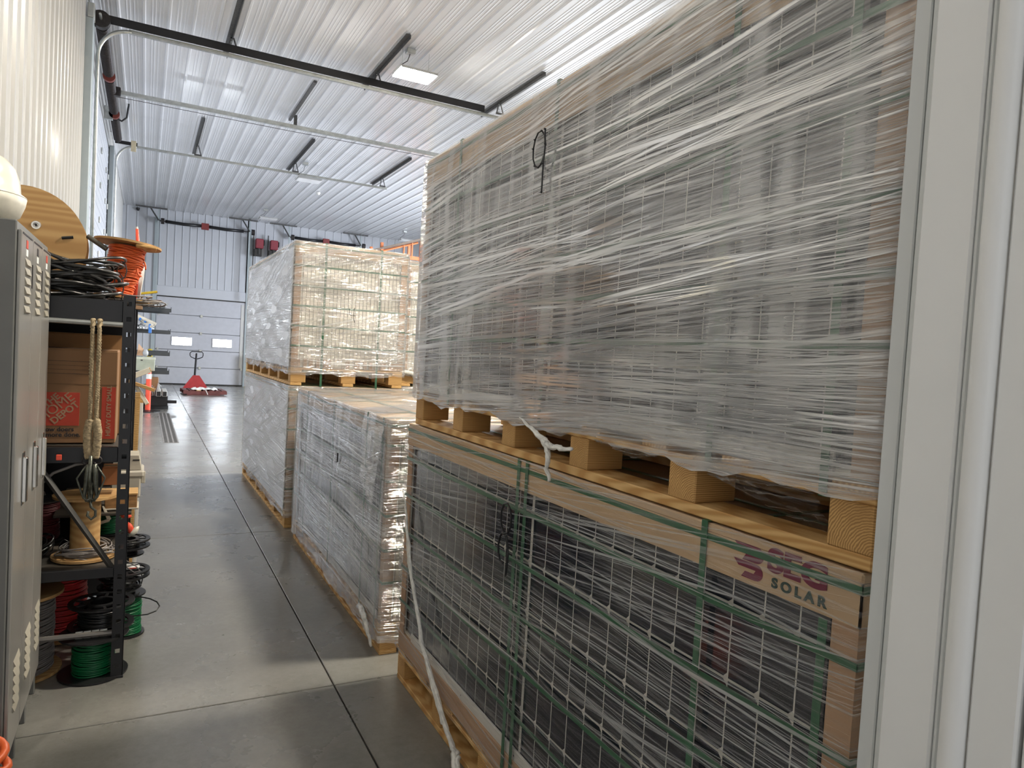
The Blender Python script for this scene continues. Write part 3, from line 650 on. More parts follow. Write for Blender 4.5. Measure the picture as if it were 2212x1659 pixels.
# twisted film tails and knots
def tail(par, pts, r0, r1, n=26, name='film_tail', seed=1):
    rnd = random.Random(seed); P = [Vector(p) for p in pts]; out = []
    for i in range(n+1):
        s = i/n*(len(P)-1); k = min(int(s), len(P)-2); q = P[k].lerp(P[k+1], s-k); out.append(q+Vector([rnd.uniform(-.003, .003) for _ in range(3)]))
    b = MB(); N = len(out)
    for k in range(4):
        ph = k*pi/2; b.tube([out[i]+Vector((.45*cos(ph+i*.7), .45*sin(ph+i*.7), .2*sin(i*.9+ph)))*(r0+(r1-r0)*i/N) for i in range(N)], [(r0+(r1-r0)*i/N)*(.55+.2*rnd.random()) for i in range(N)], 6)
    return b.obj(name, FILMTAIL, par, smooth=True)
tail(lo, [(-.022, 2.47, .90), (-.035, 2.31, .62), (-.045, 2.10, .36), (-.04, 1.80, .12), (-.03, 1.70, .06)], .006, .013, seed=3)
tail(lo, [(-.022, 2.50, .96), (-.03, 2.35, .62), (-.045, 2.08, .34), (-.043, 1.82, .12)], .004, .009, seed=8)
tail(lo, [(-.03, 1.70, .06), (-.05, 1.64, .03), (-.06, 1.60, .015)], .02, .012, 10, seed=4)
tail(up, [(-.02, 1.35, .145), (-.045, 1.17, .11), (-.052, 1.10, .085)], .004, .014, 14, seed=5)
tail(up, [(-.052, 1.10, .085), (-.06, 1.08, .05), (-.055, 1.09, .01), (-.05, 1.075, -.03)], .010, .005, 12, seed=6)
tail(up, [(-.052, 1.10, .09), (-.055, 1.04, .085), (-.045, .97, .09)], .012, .007, 10, seed=7)
tail(mid, [(-.02, .35, .16), (-.05, .15, .17), (-.04, .10, .10), (-.03, .06, .03)], .018, .006, 14, seed=9)
tail(f2u, [(.0, -.02, .14), (.05, -.05, .15), (.12, -.04, .13), (.14, -.03, .09)], .03, .02, 10, seed=12)
def drape(par, verts, name='loose_film', seed=1, m=None):
    """rumpled loose film: grid between two polylines"""
    rnd = random.Random(seed); A, B = verts; nU = 22; nV = 9; V = []; F = []
    def lerp(P, s): s *= len(P)-1; k = min(int(s), len(P)-2); return Vector(P[k]).lerp(Vector(P[k+1]), s-k)
    for i in range(nU+1):
        a = lerp(A, i/nU); c = lerp(B, i/nU)
        for j in range(nV+1): V.append(a.lerp(c, j/nV)+Vector((rnd.uniform(-.016, .006), rnd.uniform(-.006, .006), rnd.uniform(-.006, .006)))*(.3+.7*sin(pi*j/nV)))
    for i in range(nU):
        for j in range(nV): k = i*(nV+1)+j; F.append((k, k+1, k+nV+2, k+nV+1))
    return MB().add(V, F).obj(name, m or FILMFAR, par, smooth=True)
drape(mid, ([(-.03, .30, 1.22), (-.04, .36, 1.05), (-.04, .42, .92), (-.03, .30, .84)], [(-.03, .02, 1.26), (-.04, .05, 1.08), (-.04, .10, .96), (-.04, .12, .80)]), seed=3)
drape(up, ([(-.02, .46, .135), (-.02, .30, .13), (-.02, .12, .13)], [(.03, .44, .10), (.05, .28, .055), (.06, .13, .035)]), seed=4, m=FILMLO)
drape(up, ([(-.015, .92, .135), (-.015, .75, .13), (-.015, .62, .13)], [(.02, .90, .12), (.03, .76, .095), (.03, .64, .12)]), seed=5, m=FILMLO)
drape(fl, ([(-.01, .0, 1.20), (.10, -.02, 1.05), (.12, -.02, .85)], [(.26, -.02, 1.20), (.26, -.03, 1.05), (.22, -.03, .85)]), seed=6)
# ------------------------------------------------------------------ locker, hats
t = thing('locker', 'grey steel three-door locker with louvred doors at the left edge', 'locker', (XL+.03, 2.95, 0)); D = .37; Wd = .86; HL = 2.05
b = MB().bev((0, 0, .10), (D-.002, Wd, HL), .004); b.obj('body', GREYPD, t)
MB().box((D*.62, -.0015, .11), (D*.62+.003, 0.0, HL-.01)).obj('side_seam', PLASTB, t)
MB().lathe([(.0001, 0), (.006, 0), (.006, .003), (.0001, .003)], 10, TR((D-.06, -.001, HL-.05)) @ RX(pi/2)).lathe([(.0001, 0), (.006, 0), (.006, .003), (.0001, .003)], 10, TR((D-.10, -.001, HL-.07)) @ RX(pi/2)).obj('screw_holes', PLASTB, t)['kind'] = 'stuff'
for k in range(4):
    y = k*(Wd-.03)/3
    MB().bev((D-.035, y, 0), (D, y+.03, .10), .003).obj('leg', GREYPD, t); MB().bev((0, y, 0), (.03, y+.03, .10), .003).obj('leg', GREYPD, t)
lv = MB().add([(0, 0, 0), (0, .13, 0), (.007, .118, -.024), (.007, .012, -.024), (0, .012, -.028), (0, .118, -.028)], [(0, 3, 2, 1), (3, 4, 5, 2), (0, 4, 3), (1, 2, 5)]).mesh('louvre', LOUV)
hd = MB().bev((0, 0, 0), (.016, .028, .17), .004).bev((.0, -.008, -.01), (.004, .036, .19), .002).mesh('handle', CHROME)
for k in range(3):
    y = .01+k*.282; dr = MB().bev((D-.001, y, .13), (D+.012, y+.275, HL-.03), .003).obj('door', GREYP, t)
    for i in range(6): O('louvre', lv, dr, (D+.012, y+.085, 1.93-i*.034))
    for i in range(6): O('louvre', lv, dr, (D+.012, y+.085, .46-i*.034))
    MB().box((D+.012, y+.02, HL-.042), (D+.0135, y+.25, HL-.036)).obj('door_gap', PLASTB, dr)
    MB().bev((D+.012, y+.10, 1.937), (D+.0135, y+.145, 1.962), .0005).obj('number_plate', WHITEP, dr)
    MB().bev((D+.012, y+.105, 1.965), (D+.0135, y+.145, 1.995), .0005).obj('sticker', (HDRED, DARK, HDRED)[k], dr)
    MB().bev((D+.012, y+.262, 1.83), (D+.0145, y+.275, 1.92), .001).obj('hinge_slot', DARK, dr)
    O('handle', hd, dr, (D+.012, y+.16, 1.03))
    MB().bev((D+.012, y+.262, 1.05), (D+.0145, y+.275, 1.12), .001).obj('hinge_slot', DARK, dr)
t = thing('hard_hat', 'cream hard hat on top of the grey locker, upper of two', 'hard hat', (-.55, 3.14, 2.165))
pr = [(.0001, .145), (.03, .143), (.06, .135), (.09, .116), (.115, .085), (.128, .045), (.132, 0), (.150, -.012), (.150, -.016), (.128, -.008), (.124, .04), (.0001, .13)]
MB().lathe(pr, 32, Matrix.Diagonal((1, 1.15, 1, 1))).obj('shell', HATM, t, smooth=True)
b = MB(); b.tube([(0, -.13*cos(a), .03+.118*sin(a)) for a in [i*pi/12+.2 for i in range(11)]], .008, 6); b.obj('ridge', HATM, t, smooth=True)
MB().add([(.02, -.10, .09), (-.06, -.11, .075), (-.055, -.085, .115), (.01, -.075, .122)], [(0, 1, 2, 3)]).obj('sticker', mat('brown_sticker', (.3, .13, .08), .6), t)
t = thing('hard_hat', 'dusty white hard hat turned over beneath the cream one on the locker', 'hard hat', (-.55, 3.14, 2.052))
MB().lathe([(.0001, .0), (.09, .004), (.13, .03), (.145, .07), (.150, .098), (.140, .098), (.12, .05), (.0001, .02)], 32, Matrix.Diagonal((1, 1.15, 1, 1))).obj('shell', mat('dusty_white', (.62, .59, .50), .5, var=.2, scale=(12, 12, 12)), t, smooth=True)
MB().lathe([(.135, .10), (.14, .106), (.11, .106), (.105, .10)], 24).obj('head_band', PLASTB, t)
# ------------------------------------------------------------------ shelving
SX0, SX1, SY0, SY1 = -.76, -.045, 3.825, 5.05
sh_ = thing('shelving_unit', 'black slotted steel shelving behind the locker, loaded with cable and cartons', 'shelf', (SX0, SY0, 0))
SW, SL = SX1-SX0, SY1-SY0
def post(b, x0, x1, y, H=1.86):
    w_ = (x1-x0); a = w_*.3; b.box((x0, y, 0), (x0+a, y+.003, H)); b.box((x1-a, y, 0), (x1, y+.003, H)); z = 0
    while z < H: b.box((x0+a, y, z), (x1-a, y+.003, min(H, z+.052))); z += .0733
    return b
for i, (x0, x1, y, s) in enumerate(((SW-.052, SW, 0, 1), (0, .052, 0, 0), (SW-.052, SW, SL-.05, 1), (0, .052, SL-.05, 0))):
    b = post(MB(), x0, x1, y); xx = x1-.003 if s else x0; b.box((xx, y, 0), (xx+.003, y+.05, 1.86)); b.obj('upright', BLACKM, sh_)
    MB().bev((x0-.02, y-.003, 0), (x1+.003, y+.055, .012), .002).obj('foot_plate', BLACKM, sh_)
for z, h in ((1.72, .115), (1.06, .075), (.50, .05)):
    MB().bev((.052, .004, z), (SW-.052, .03, z+h), .003).obj('end_beam', BLACKM, sh_)
    MB().bev((SW-.04, .05, z), (SW-.012, SL-.05, z+h), .003).obj('side_beam', BLACKM, sh_)
    MB().bev((.0, .05, z), (.028, SL-.05, z+h), .003).obj('side_beam', BLACKM, sh_)
    MB().bev((.03, .032, z+h-.02), (SW-.03, SL-.03, z+h-.004), .002).obj('deck', mat('dark_board', (.05, .04, .03), .7), sh_)
MB().bev((.04, SL-.03, .03), (SW-.06, SL-.018, 1.84), .002).obj('dark_backdrop', BLACKM, sh_); MB().bev((.004, .06, .03), (.01, SL-.06, 1.84), .002).obj('dark_side_sheet', BLACKM, sh_)  # added black sheets standing in for the dark depth of the open shelf
MB().tube([(.05, -.018, 1.725), (SW-.05, -.018, 1.72)], .012, 8).obj('hanging_bar', GALV, sh_)
MB().tube([(.05, .015, .235), (SW-.05, .015, .225)], .014, 8).obj('tie_bar', mat('dull_bar', (.12, .11, .1), .4), sh_)
b = MB(); b.tube([(.20, .02, 1.28), (SW-.06, .02, .54)], .014, 4); b.obj('diagonal_brace', mat('dull_brace', (.055, .052, .048), .45), sh_)
MB().bev((SW-.35, .45, .70), (SW+.01, SL-.02, .715), .003).obj('small_shelf', mat('dark_board', (.05, .04, .03), .7), sh_)
# ------------------------------------------------------------------ reels and spools
def ring(b, r, z, rw, n=26, cx=0, cy=0, jit=0, M=None, ov=1.0):
    ph = random.uniform(0, 6); P = [Vector((cx+r*cos(2*pi*k/n)*ov, cy+r*sin(2*pi*k/n), z+jit*sin(2*pi*k/n*2+ph)+jit*.6*sin(2*pi*k/n*3+ph*2))) for k in range(n)]
    if M: P = [M @ p for p in P]
    return b.tube(P, rw, 6, closed=True)
def spool(label, loc, R, H, rb, fm, wm, rw=.004, rwound=None, cat='spool', rot=(0, 0, 0), spoked=False, wound=1.0, group=None, ft=.008, name='cable_spool', layers=1):
    t = O(name, None, None, loc, rot); tag(t, label, cat, group)
    for z in (0, H-ft):
        b = MB()
        if spoked:
            b.lathe([(R*.82, z), (R, z), (R, z+ft), (R*.82, z+ft), (R*.82, z)], 30); b.lathe([(R*.36, z), (R*.52, z), (R*.52, z+ft), (R*.36, z+ft), (R*.36, z)], 24)
            for k in range(9): b.box((R*.5, -.006, z+.001), (R*.84, .006, z+ft-.001), RZ(2*pi*k/9))
        else: b.lathe([(R*.16, z), (R, z), (R, z+ft), (R*.16, z+ft), (R*.16, z)], 36)
        b.obj('flange', fm, t)
    MB().lathe([(rb, ft), (rb, H-ft)], 28).obj('barrel', CARD if wm is None else (fm if rwound else wm), t, smooth=True)
    if wm is not None:
        b = MB(); z = ft+rw; rr = rwound or rb+rw
        while z < ft+(H-2*ft)*wound-rw*.5:
            for l in range(layers): ring(b, rr+random.uniform(-rw*.5, rw*.5)-l*rw*1.8, z, rw, jit=rw*.35)
            z += rw*1.85
        tag(b.obj('wound_wire', wm, t, smooth=True), kind='stuff')
    return t
# big plywood reel standing on edge
t = thing('cable_reel', 'large plywood cable reel standing on edge on the top shelf', 'reel', (-.555, 4.30, 2.110))
R_ = .275
slotM = RX(pi/2)
def disc(par, y, withhole=True):
    n = 48; b = MB(); b.lathe([(.03, -.006), (R_, -.006), (R_, .006), (.03, .006), (.03, -.006)], n, TR((0, y, 0)) @ RX(pi/2)); return b.obj('flange', PLY, par)
disc(t, -.05); disc(t, .10)
MB().lathe([(.13, -.09), (.13, .05)], 28, RX(pi/2)).obj('barrel', CARD, t, smooth=True)
MB().lathe([(.0001, 0), (.010, .0), (.012, .004), (.020, .004), (.023, 0)], 24, TR((.055, -.057, .085)) @ RX(pi/2)).obj('washer', CHROME, t)
MB().lathe([(.0001, 0), (.007, 0), (.007, .008), (.0001, .008)], 6, TR((.055, -.060, .085)) @ RX(pi/2)).obj('bolt', DARK, t)
MB().tube([(.165, -.0575, .035), (.215, -.0575, .045)], .0075, 8).obj('slot', PLASTB, t)
# orange reel, lying with tilted plywood top
t = O('cable_reel', None, None, (-.125, 4.42, 1.865), (RD(-2), RD(5), 0)); tag(t, 'reel of orange cable with a tilted plywood top on the shelf', 'reel')
MB().lathe([(.02, .30), (.165, .30), (.165, .311), (.02, .311), (.02, .30)], 40).obj('flange', PLY, t); MB().lathe([(.02, 0), (.14, 0), (.14, .01), (.02, .01), (.02, 0)], 40).obj('flange', PLY, t)
MB().lathe([(.045, .01), (.045, .3)], 20).obj('barrel', CARD, t)
b = MB(); z = .018
while z < .285:
    rr = .055+.032*min(1, max(0, (z-.05)/.16)); ring(b, rr+random.uniform(-.003, .003), z, .0048, jit=.004); ring(b, rr-.009, z+.004, .0048, jit=.002); z += .0088
tag(b.obj('wound_cable', ORANGE, t, smooth=True), kind='stuff')
b = MB(); b.tube([(.08+.02*cos(a), .02*sin(a)-.05, .18+.045*sin(a)) for a in [i*.5 for i in range(11)]], .0045, 6); b.obj('loose_loop', ORANGE, t, smooth=True)
MB().bev((.04, -.15, .285), (.14, -.06, .299), .003).obj('batten', PINE, t)
t = thing('orange_rod', 'short orange rod standing up behind the orange reel', 'rod', (-.062, 4.66, 1.85)); MB().tube([(0, 0, 0), (.012, 0, .3), (.0, 0, .44)], [.012, .013, .008], 10).obj('rod_shaft', ORANGEP, t, smooth=True); MB().tube([(0, 0, .44), (-.001, 0, .452)], .006, 8).obj('tip', WHITEP, t)
t = thing('pipe_offcut', 'short dark pipe leaning between the plywood reel and the orange reel', 'pipe', (-.245, 4.36, 2.165)); MB().tube([(-.04, -.02, .015), (.05, -.04, -.045)], .013, 10).obj('pipe_body', mat('dull_pipe', (.09, .085, .07), .6), t)
# cable coils on the top shelf
def coil(label, loc, rx, ry, n, rw, m, h=.08, jit=.012, grp=None, tilt=.1, sx=1):
    t = O('cable_coil', None, None, loc); tag(t, label, 'cable', grp)
    for part, cnt in (('coil_bundle', n),):
        b = MB()
        for k in range(cnt):
            a = random.uniform(.82, 1.08); M = TR((random.uniform(-.02, .02), random.uniform(-.02, .02), h*k/n)) @ Euler((random.uniform(-tilt, tilt), random.uniform(-tilt, tilt), random.uniform(0, 3))).to_matrix().to_4x4()
            ph = random.uniform(0, 6); P = [M @ Vector((rx*a*cos(2*pi*q/28), ry*a*sin(2*pi*q/28), jit*sin(4*pi*q/28+ph))) for q in range(28)]
            b.tube(P, rw, 6, closed=True)
        tag(b.obj(part, m, t, smooth=True), kind='stuff')
    b = MB(); 
    for a in (0.4, 2.6): b.tube([(rx*cos(a)+.022*cos(q), ry*sin(a)+.022*cos(q)*.3, h/2+(.5*h+.02)*sin(q)) for q in [i*pi/4 for i in range(8)]], .003, 5, closed=True)
    b.obj('tie_wrap', PLASTB, t)
    return t
coil('heap of thick black cable coils on the top shelf by the locker', (-.34, 4.06, 1.850), .23, .17, 16, .0085, RUB, h=.12)
coil('loose upper loops of black cable in front of the plywood reel', (-.30, 4.05, 1.975), .20, .16, 6, .0065, RUB, h=.05, tilt=.28)
coil('brown and grey wire coil trailing off the top shelf corner', (-.13, 4.45, 1.858), .13, .22, 7, .004, GREYC, h=.02)
t = thing('cable_coil', 'thin white coil hanging behind the orange reel', 'cable', (-.045, 4.75, 1.98)); b = MB()
for k in range(7): b.tube([(.012*sin(q)+k*.003, .09*cos(q), .10*sin(q)) for q in [i*pi/10 for i in range(20)]], .003, 5, closed=True)
b.obj('coil_bundle', WHITEP, t, smooth=True)['kind'] = 'stuff'; MB().bev((-.02, .0, -.11), (-.005, .1, .1), .002).obj('card_backing', CARD, t)
# cartons
def carton(label, loc, size, m=CARD, rz=0, name='cardboard_box'):
    t = thing(name, label, 'box', loc, rz); a, b_, c = size
    MB().bev((0, 0, 0), (a, b_, c-.004), .003).obj('carton_body', m, t)
    MB().bev((.002, .002, c-.004), (a-.002, b_/2-.002, c), .001).obj('flap', m, t); MB().bev((.002, b_/2+.002, c-.004), (a-.002, b_-.002, c), .001).obj('flap', m, t)
    MB().box((a*.02, b_/2-.025, c+.0002), (a*.98, b_/2+.025, c+.0008)).obj('tape', mat('brown_tape', (.35, .22, .12), .3), t); return t
hb = carton('moving carton printed THE HOME DEPOT on the second shelf', (-.46, 3.96, 1.137), (.345, .33, .455), CARDD)
fc = lambda x, z, y=-.0012: Matrix(((1, 0, 0, x), (0, 0, -1, y), (0, 1, 0, z), (0, 0, 0, 1)))
MB().bev((0.02, -.0015, .085), (.19, -.0003, .245), .0003).obj('logo_panel', HDRED, hb)
LTX = mat('carton_lettering_tan', (.42, .27, .16), .8)
R45 = lambda x, z: fc(x, z, -.0018) @ RZ(RD(42))
text('printed_lettering', 'THE', .042, LTX, hb, R45(.055, .170), bold=.0012)
text('printed_lettering', 'HOME', .062, LTX, hb, R45(.042, .100))
text('printed_lettering', 'DEPOT', .044, LTX, hb, R45(.088, .090), bold=.0012)
text('printed_lettering', 'How doers', .030, INK, hb, fc(.032, .058), bold=.0006); text('printed_lettering', 'get more done.', .030, INK, hb, fc(.010, .032), bold=.0006)
MB().bev((.282, -.0015, .02), (.341, -.0003, .275), .0003).obj('side_stripe', HDRED, hb)
text('printed_lettering', 'HEAVY DUTY SMALL', .027, LTX, hb, fc(.322, .034, -.0018) @ RZ(pi/2), bold=.0006)
b = MB()
for (x0, z0, x1, z1) in ((0.02, .395, .225, .3965), (.02, .335, .225, .3365), (.02, .355, .225, .356), (.02, .375, .225, .376), (.2235, .335, .225, .396)): b.box((x0, -.0014, z0), (x1, -.0004, z1))
b.obj('printed_lines', INK, hb)['kind'] = 'stuff'
MB().box((0, -.001, .285), (.345, .0, .2875)).obj('score_line', mat('score', (.2, .11, .05), .8), hb)
carton('plain brown carton behind the printed moving carton', (-.50, 4.32, 1.137), (.40, .34, .53), mat('cardboard_warm', (.45, .24, .10), .8, var=.1))
carton('small brown carton under the yellow stick at the shelf end', (-.12, 4.90, 1.833), (.10, .12, .085))
# rope slings and snap hooks
t = thing('rope_sling', 'doubled manila rope sling with steel snap hooks hung from the shelf bar', 'rope', (-.20, 3.765, 0))
def rope(pts, r=.0105, turns=28):
    P = [Vector(p) for p in pts]; N = 90; b = MB()
    for k in range(3):
        Q = []
        for i in range(N+1):
            s = i/N*(len(P)-1); j = min(int(s), len(P)-2); q = P[j].lerp(P[j+1], s-j); a = 2*pi*(turns*i/N+k/3); Q.append(q+Vector((cos(a), sin(a), 0))*r*.52)
        b.tube(Q, r*.60, 6)
    return b
for dx in (-.0135, .0135):
    rope([(dx, .03, 1.715), (dx, .012, 1.737), (dx, -.010, 1.735), (dx*1.0, -.020, 1.70), (dx*.95, -.020, 1.45), (dx*.9, -.02, 1.26)]).obj('rope_leg', ROPE, t, smooth=True)
    rope([(dx*.9, -.02, 1.27), (dx*1.5, -.025, 1.22), (dx*1.35, -.025, 1.15), (dx*.9, -.02, 1.10)], .0175, 9).obj('splice', ROPE, t, smooth=True)
for sx in (-1, 1):
    b = MB(); b.tube([(sx*.022+.017*cos(a), -.02, 1.085+.017*sin(a)) for a in [i*pi/8 for i in range(16)]], .0045, 6, closed=True); b.obj('thimble', DARK, t, smooth=True)
HK = mat('worn_hook_steel', (.11, .115, .095), .35, metal=.75, var=.4, scale=(50, 50, 50))
for sx in (-1, 1):
    b = MB(); c = sx*.016
    b.tube([(c*.7, -.03, 1.07), (c*1.0, -.03, 1.02), (c*1.2, -.03, .97), (c*1.6, -.03, .925), (c*1.0, -.03, .90), (c*-.3, -.03, .912), (c*-.2, -.03, .95), (c*.5, -.03, .985)], [.012, .013, .011, .009, .008, .008, .009, .007], 8); b.obj('snap_hook', HK, t, smooth=True)
    b = MB(); b.tube([(sx*.020, -.035, 1.065), (sx*.056, -.035, 1.005), (sx*.050, -.035, .985), (sx*.028, -.035, .915), (sx*.006, -.035, .895)], .0045, 6); b.obj('gate_wire', HK, t, smooth=True)
MB().tube([(.0, -.03, .90), (.004, -.03, .87), (.022, -.03, .852), (.022, -.03, .826), (.006, -.03, .812), (-.010, -.03, .83), (-.006, -.03, .85)], .006, 8).obj('lower_hook', HK, t, smooth=True)
MB().tube([(-.004, -.035, 1.11), (-.006, -.035, 1.0), (.004, -.035, .93)], .009, 8).obj('pin', HK, t, smooth=True)
# spools between the shelves
spool('plywood-flanged spool with tall cardboard core and grey wire heaped at its foot', (-.235, 4.06, .552), .145, .315, .066, PLY, GREYC, .0035, rwound=.095, wound=.13, ft=.012)
coil('grey and black wire coils slumped round the plywood spool', (-.22, 4.06, .568), .125, .10, 11, .0032, GREYC, h=.04, tilt=.12)
spool('spool of green wire on the middle shelf behind the post', (-.155, 4.50, .552), .085, .13, .05, PLASTB, GREEN, .0045, rwound=.066)
coil('black cable coil at the back left of the middle shelf', (-.52, 4.15, .56), .13, .12, 8, .006, RUB, h=.06)
spool('spool of dark red wire on the middle shelf, beside the locker', (-.48, 4.45, .552), .12, .22, .06, PLASTB, mat('dark_red_wire', (.10, .008, .012), .5), .005, rwound=.10)
t = thing('hose_loop', 'thick black hose arching out under the printed carton', 'hose', (-.30, 3.87, .95)); MB().tube([(.16, 0, .12), (.03, -.02, .10), (-.06, -.01, .06), (-.115, 0, .0), (-.10, 0, -.03)], .007, 8).obj('hose_body', GREYC, t, smooth=True); MB().tube([(-.10, 0, -.03), (-.095, 0, -.045)], .009, 8).obj('end_cap', DARK, t)
t = thing('orange_tag', 'small orange block on the black beam under the carton', 'tag', (-.345, 3.80, 1.085)); MB().bev((0, 0, -.006), (.022, .01, .02), .002).obj('tag_block', ORANGEP, t)
carton('small orange-brown carton behind the hooks', (-.17, 4.02, .915), (.08, .12, .09), mat('orange_carton', (.45, .17, .06), .7))
# beige boxes at the aisle side
t = thing('plastic_enclosure', 'beige plastic enclosure with clipped lid, lower of two at the aisle side', 'enclosure', (-.15, 4.62, .72)); MB().bev((0, 0, 0), (.155, .24, .13), .008).obj('enclosure_body', BEIGE, t); MB().bev((-.004, -.004, .122), (.17, .246, .16), .008).obj('lid', mat('beige_lid', (.58, .54, .46), .45), t)
for z in (.10,): MB().bev((.155, .03, z-.02), (.178, .06, z+.05), .004).obj('clip', BEIGE, t)
t = thing('plastic_enclosure', 'beige plastic enclosure with slanted front on top of the clipped one', 'enclosure', (-.14, 4.64, .883)); MB().prism([(0, 0), (.145, 0), (.13, .085), (0, .085)], .2, Matrix(((1, 0, 0, 0), (0, 0, 1, 0), (0, 1, 0, 0), (0, 0, 0, 1)))).obj('enclosure_body', BEIGE, t); MB().bev((.10, -.002, .055), (.135, -.0005, .062), .0004).obj('badge', INK, t)
t = thing('wooden_crate', 'small brown wooden crate with metal edge in front of the beige boxes', 'crate', (-.165, 4.32, .72)); MB().bev((0, 0, .008), (.155, .16, .085), .003).obj('crate_body', mat('old_wood', (.36, .19, .07), .6, var=.35, scale=(16, 16, 60)), t); MB().bev((-.003, -.003, .08), (.158, .163, .09), .002).obj('lid', PINEX, t); MB().bev((-.004, -.004, 0), (.164, .164, .010), .003).obj('base_frame', BEIGE, t)
t = thing('orange_gloves', 'crumpled orange and white work gloves on the small shelf edge', 'gloves', (-.07, 4.50, .60)); 
for k, (m, x, z) in enumerate(((ORANGEP, .0, .05), (ORANGEP, .03, -.03), (HATM, .05, -.05), (ORANGEP, -.10, .06))):
    b = MB(); b.lathe([(.0001, -.02), (.028, -.012), (.036, .0), (.02, .014), (.0001, .02)], 10, TR((x, 0, z)) @ Euler((.5, .3+k, .2)).to_matrix().to_4x4() @ Matrix.Diagonal((1.1, .6, .9, 1))); b.obj('glove', m, t, smooth=True)
t = thing('white_knife', 'white pointed trowel leaning by the green spool', 'tool', (-.175, 4.30, .66)); MB().add([(0, 0, .09), (.008, 0, .09), (.045, -.004, .02), (.03, -.004, .0), (.0, .004, .09), (.045, .002, .02)], [(0, 1, 2, 3), (4, 3, 2, 5), (0, 3, 4), (1, 5, 2)]).obj('blade', HATM, t); MB().tube([(.035, 0, .012), (-.04, 0, -.012)], .009, 8).obj('handle', BEIGE, t)
# floor spools along the aisle
g1 = 'black spools stacked at the aisle side'
spool('open-spoked black spool of green wire on the floor at the shelf foot', (-.175, 3.93, .003), .152, .20, .082, PLASTB, GREEN, .005, rwound=.088)
spool('black spoked spool stacked on the green one, white tape roll on its rim', (-.15, 4.02, .206), .148, .12, .07, PLASTB, RUB, .005, rwound=.10, spoked=True)
t = thing('tape_roll', 'row of crumpled white tape rolls lying on the green wire spool', 'tape', (-.27, 3.93, .218))
for k in range(4): MB().lathe([(.008, 0), (.017, 0), (.018, .03), (.008, .03), (.008, 0)], 14, TR((.02+k*.034, -.06, .0)) @ RY(pi/2)).obj('roll', WHITEP, t, smooth=True)
spool('green-wired black spool behind the post on the floor', (-.05, 4.40, .003), .10, .23, .07, PLASTB, GREEN, .005, rwound=.078)
spool('upright-hub black spool above the floor spools, second from the bottom', (-.085, 4.36, .24), .105, .05, .05, PLASTB, RUB, .005, rwound=.08)
coil('black cable bundle squeezed between the stacked spools', (-.07, 4.30, .295), .085, .075, 7, .006, RUB, h=.05)
spool('wide black spoked reel flange jutting into the aisle', (-.06, 4.27, .37), .125, .035, .05, PLASTB, RUB, .004, spoked=True, rwound=.07)
t = thing('parts_bag', 'small white parts bag with red print on the wide black flange', 'bag', (-.02, 4.26, .408)); MB().bev((-.04, -.03, 0), (.035, .03, .022), .01).obj('bag_body', WHITEP, t, smooth=True); MB().bev((-.02, -.032, .007), (.02, -.030, .014), .0005).obj('print', HDRED, t)
spool('small black spool under the top spoked spool at the aisle', (-.06, 4.55, .41), .095, .05, .04, PLASTB, RUB, .004, rwound=.06)
spool('topmost black spoked spool of the aisle-side stack', (-.05, 4.52, .463), .115, .045, .04, PLASTB, RUB, .004, spoked=True, rwound=.06)
t = thing('cable_loop', 'thin black cable looping out over the concrete from the spools', 'cable', (0, 4.28, .225)); MB().tube([(-.04, .06, .02), (.02, .02, .01), (.07, 0, .0), (.105, -.02, -.015), (.118, -.05, -.03), (.10, -.08, -.045), (.06, -.09, -.055), (.0, -.08, -.06), (-.05, -.06, -.06)], .0035, 6).obj('loop', RUB, t, smooth=True); MB().tube([(-.04, .06, .02), (-.05, .062, .022)], .005, 6).obj('plug', RUB, t)
t = thing('cable_loop', 'small brown cable loop drooping beside the spoked flange', 'cable', (-.03, 4.2, .42)); MB().tube([(-.02, .0, .05), (.03, -.02, .02), (.045, -.03, .0), (.02, -.03, -.008), (-.02, -.01, .02)], .003, 6).obj('loop', GREYC, t, smooth=True); MB().tube([(-.02, 0, .05), (-.03, 0, .055)], .004, 6).obj('plug', GREYC, t)
spool('cardboard-flanged spool of grey cable on the floor behind the locker', (-.50, 4.05, .003), .185, .40, .07, PLY, GREYC, .0055, rwound=.145, ft=.014)
spool('spool of bright red wire behind the grey cable spool', (-.37, 4.50, .003), .165, .44, .07, PLY, REDW, .006, rwound=.125, ft=.014)
# orange cord by the locker foot
t = thing('extension_cord', 'orange cord loops on the floor at the near foot of the locker', 'cord', (-.39, 2.76, .0)); b = MB()
for k in range(7): b.tube([(.075*cos(q)-.01*k, .06*sin(q)+.01*k, .04+.035*k+.022*sin(q+k)) for q in [i*pi/9 for i in range(18)]], .014, 8, closed=True)
b.obj('cord_loops', ORANGE, t, smooth=True)['kind'] = 'stuff'; MB().tube([(-.03, .0, .28), (-.06, -.02, .26)], .018, 8).obj('plug', PLASTB, t)
# odds and ends poking out past the shelf into the aisle
def plank(label, a, c, w_, th, m, cat='board', name='wood_strip'):
    a = Vector(a); c = Vector(c); t = thing(name, label, cat, a); d = c-a; L_ = d.length; q = d.to_track_quat('X', 'Z').to_matrix().to_4x4()
    MB().bev((0, -w_/2, -th/2), (L_*.97, w_/2, th/2), .002, q).obj('strip_body', m, t); MB().bev((L_*.971, -w_/2, -th/2), (L_, w_/2, th/2), .001, q).obj('cut_end', PINE, t); return t
plank('pale wood strip sticking out of the shelf across the orange post', (-.10, 5.2, 1.375), (.068, 5.2, 1.315), .03, .022, PINEX)
plank('cream trim piece above the pale wood strip', (-.08, 5.25, 1.395), (.04, 5.25, 1.45), .05, .035, HATM, name='trim_piece')
plank('brown wood upright standing at the shelf corner', (-.045, 5.2, 0.0), (-.030, 5.2, 1.30), .03, .03, PINE, name='wood_upright')
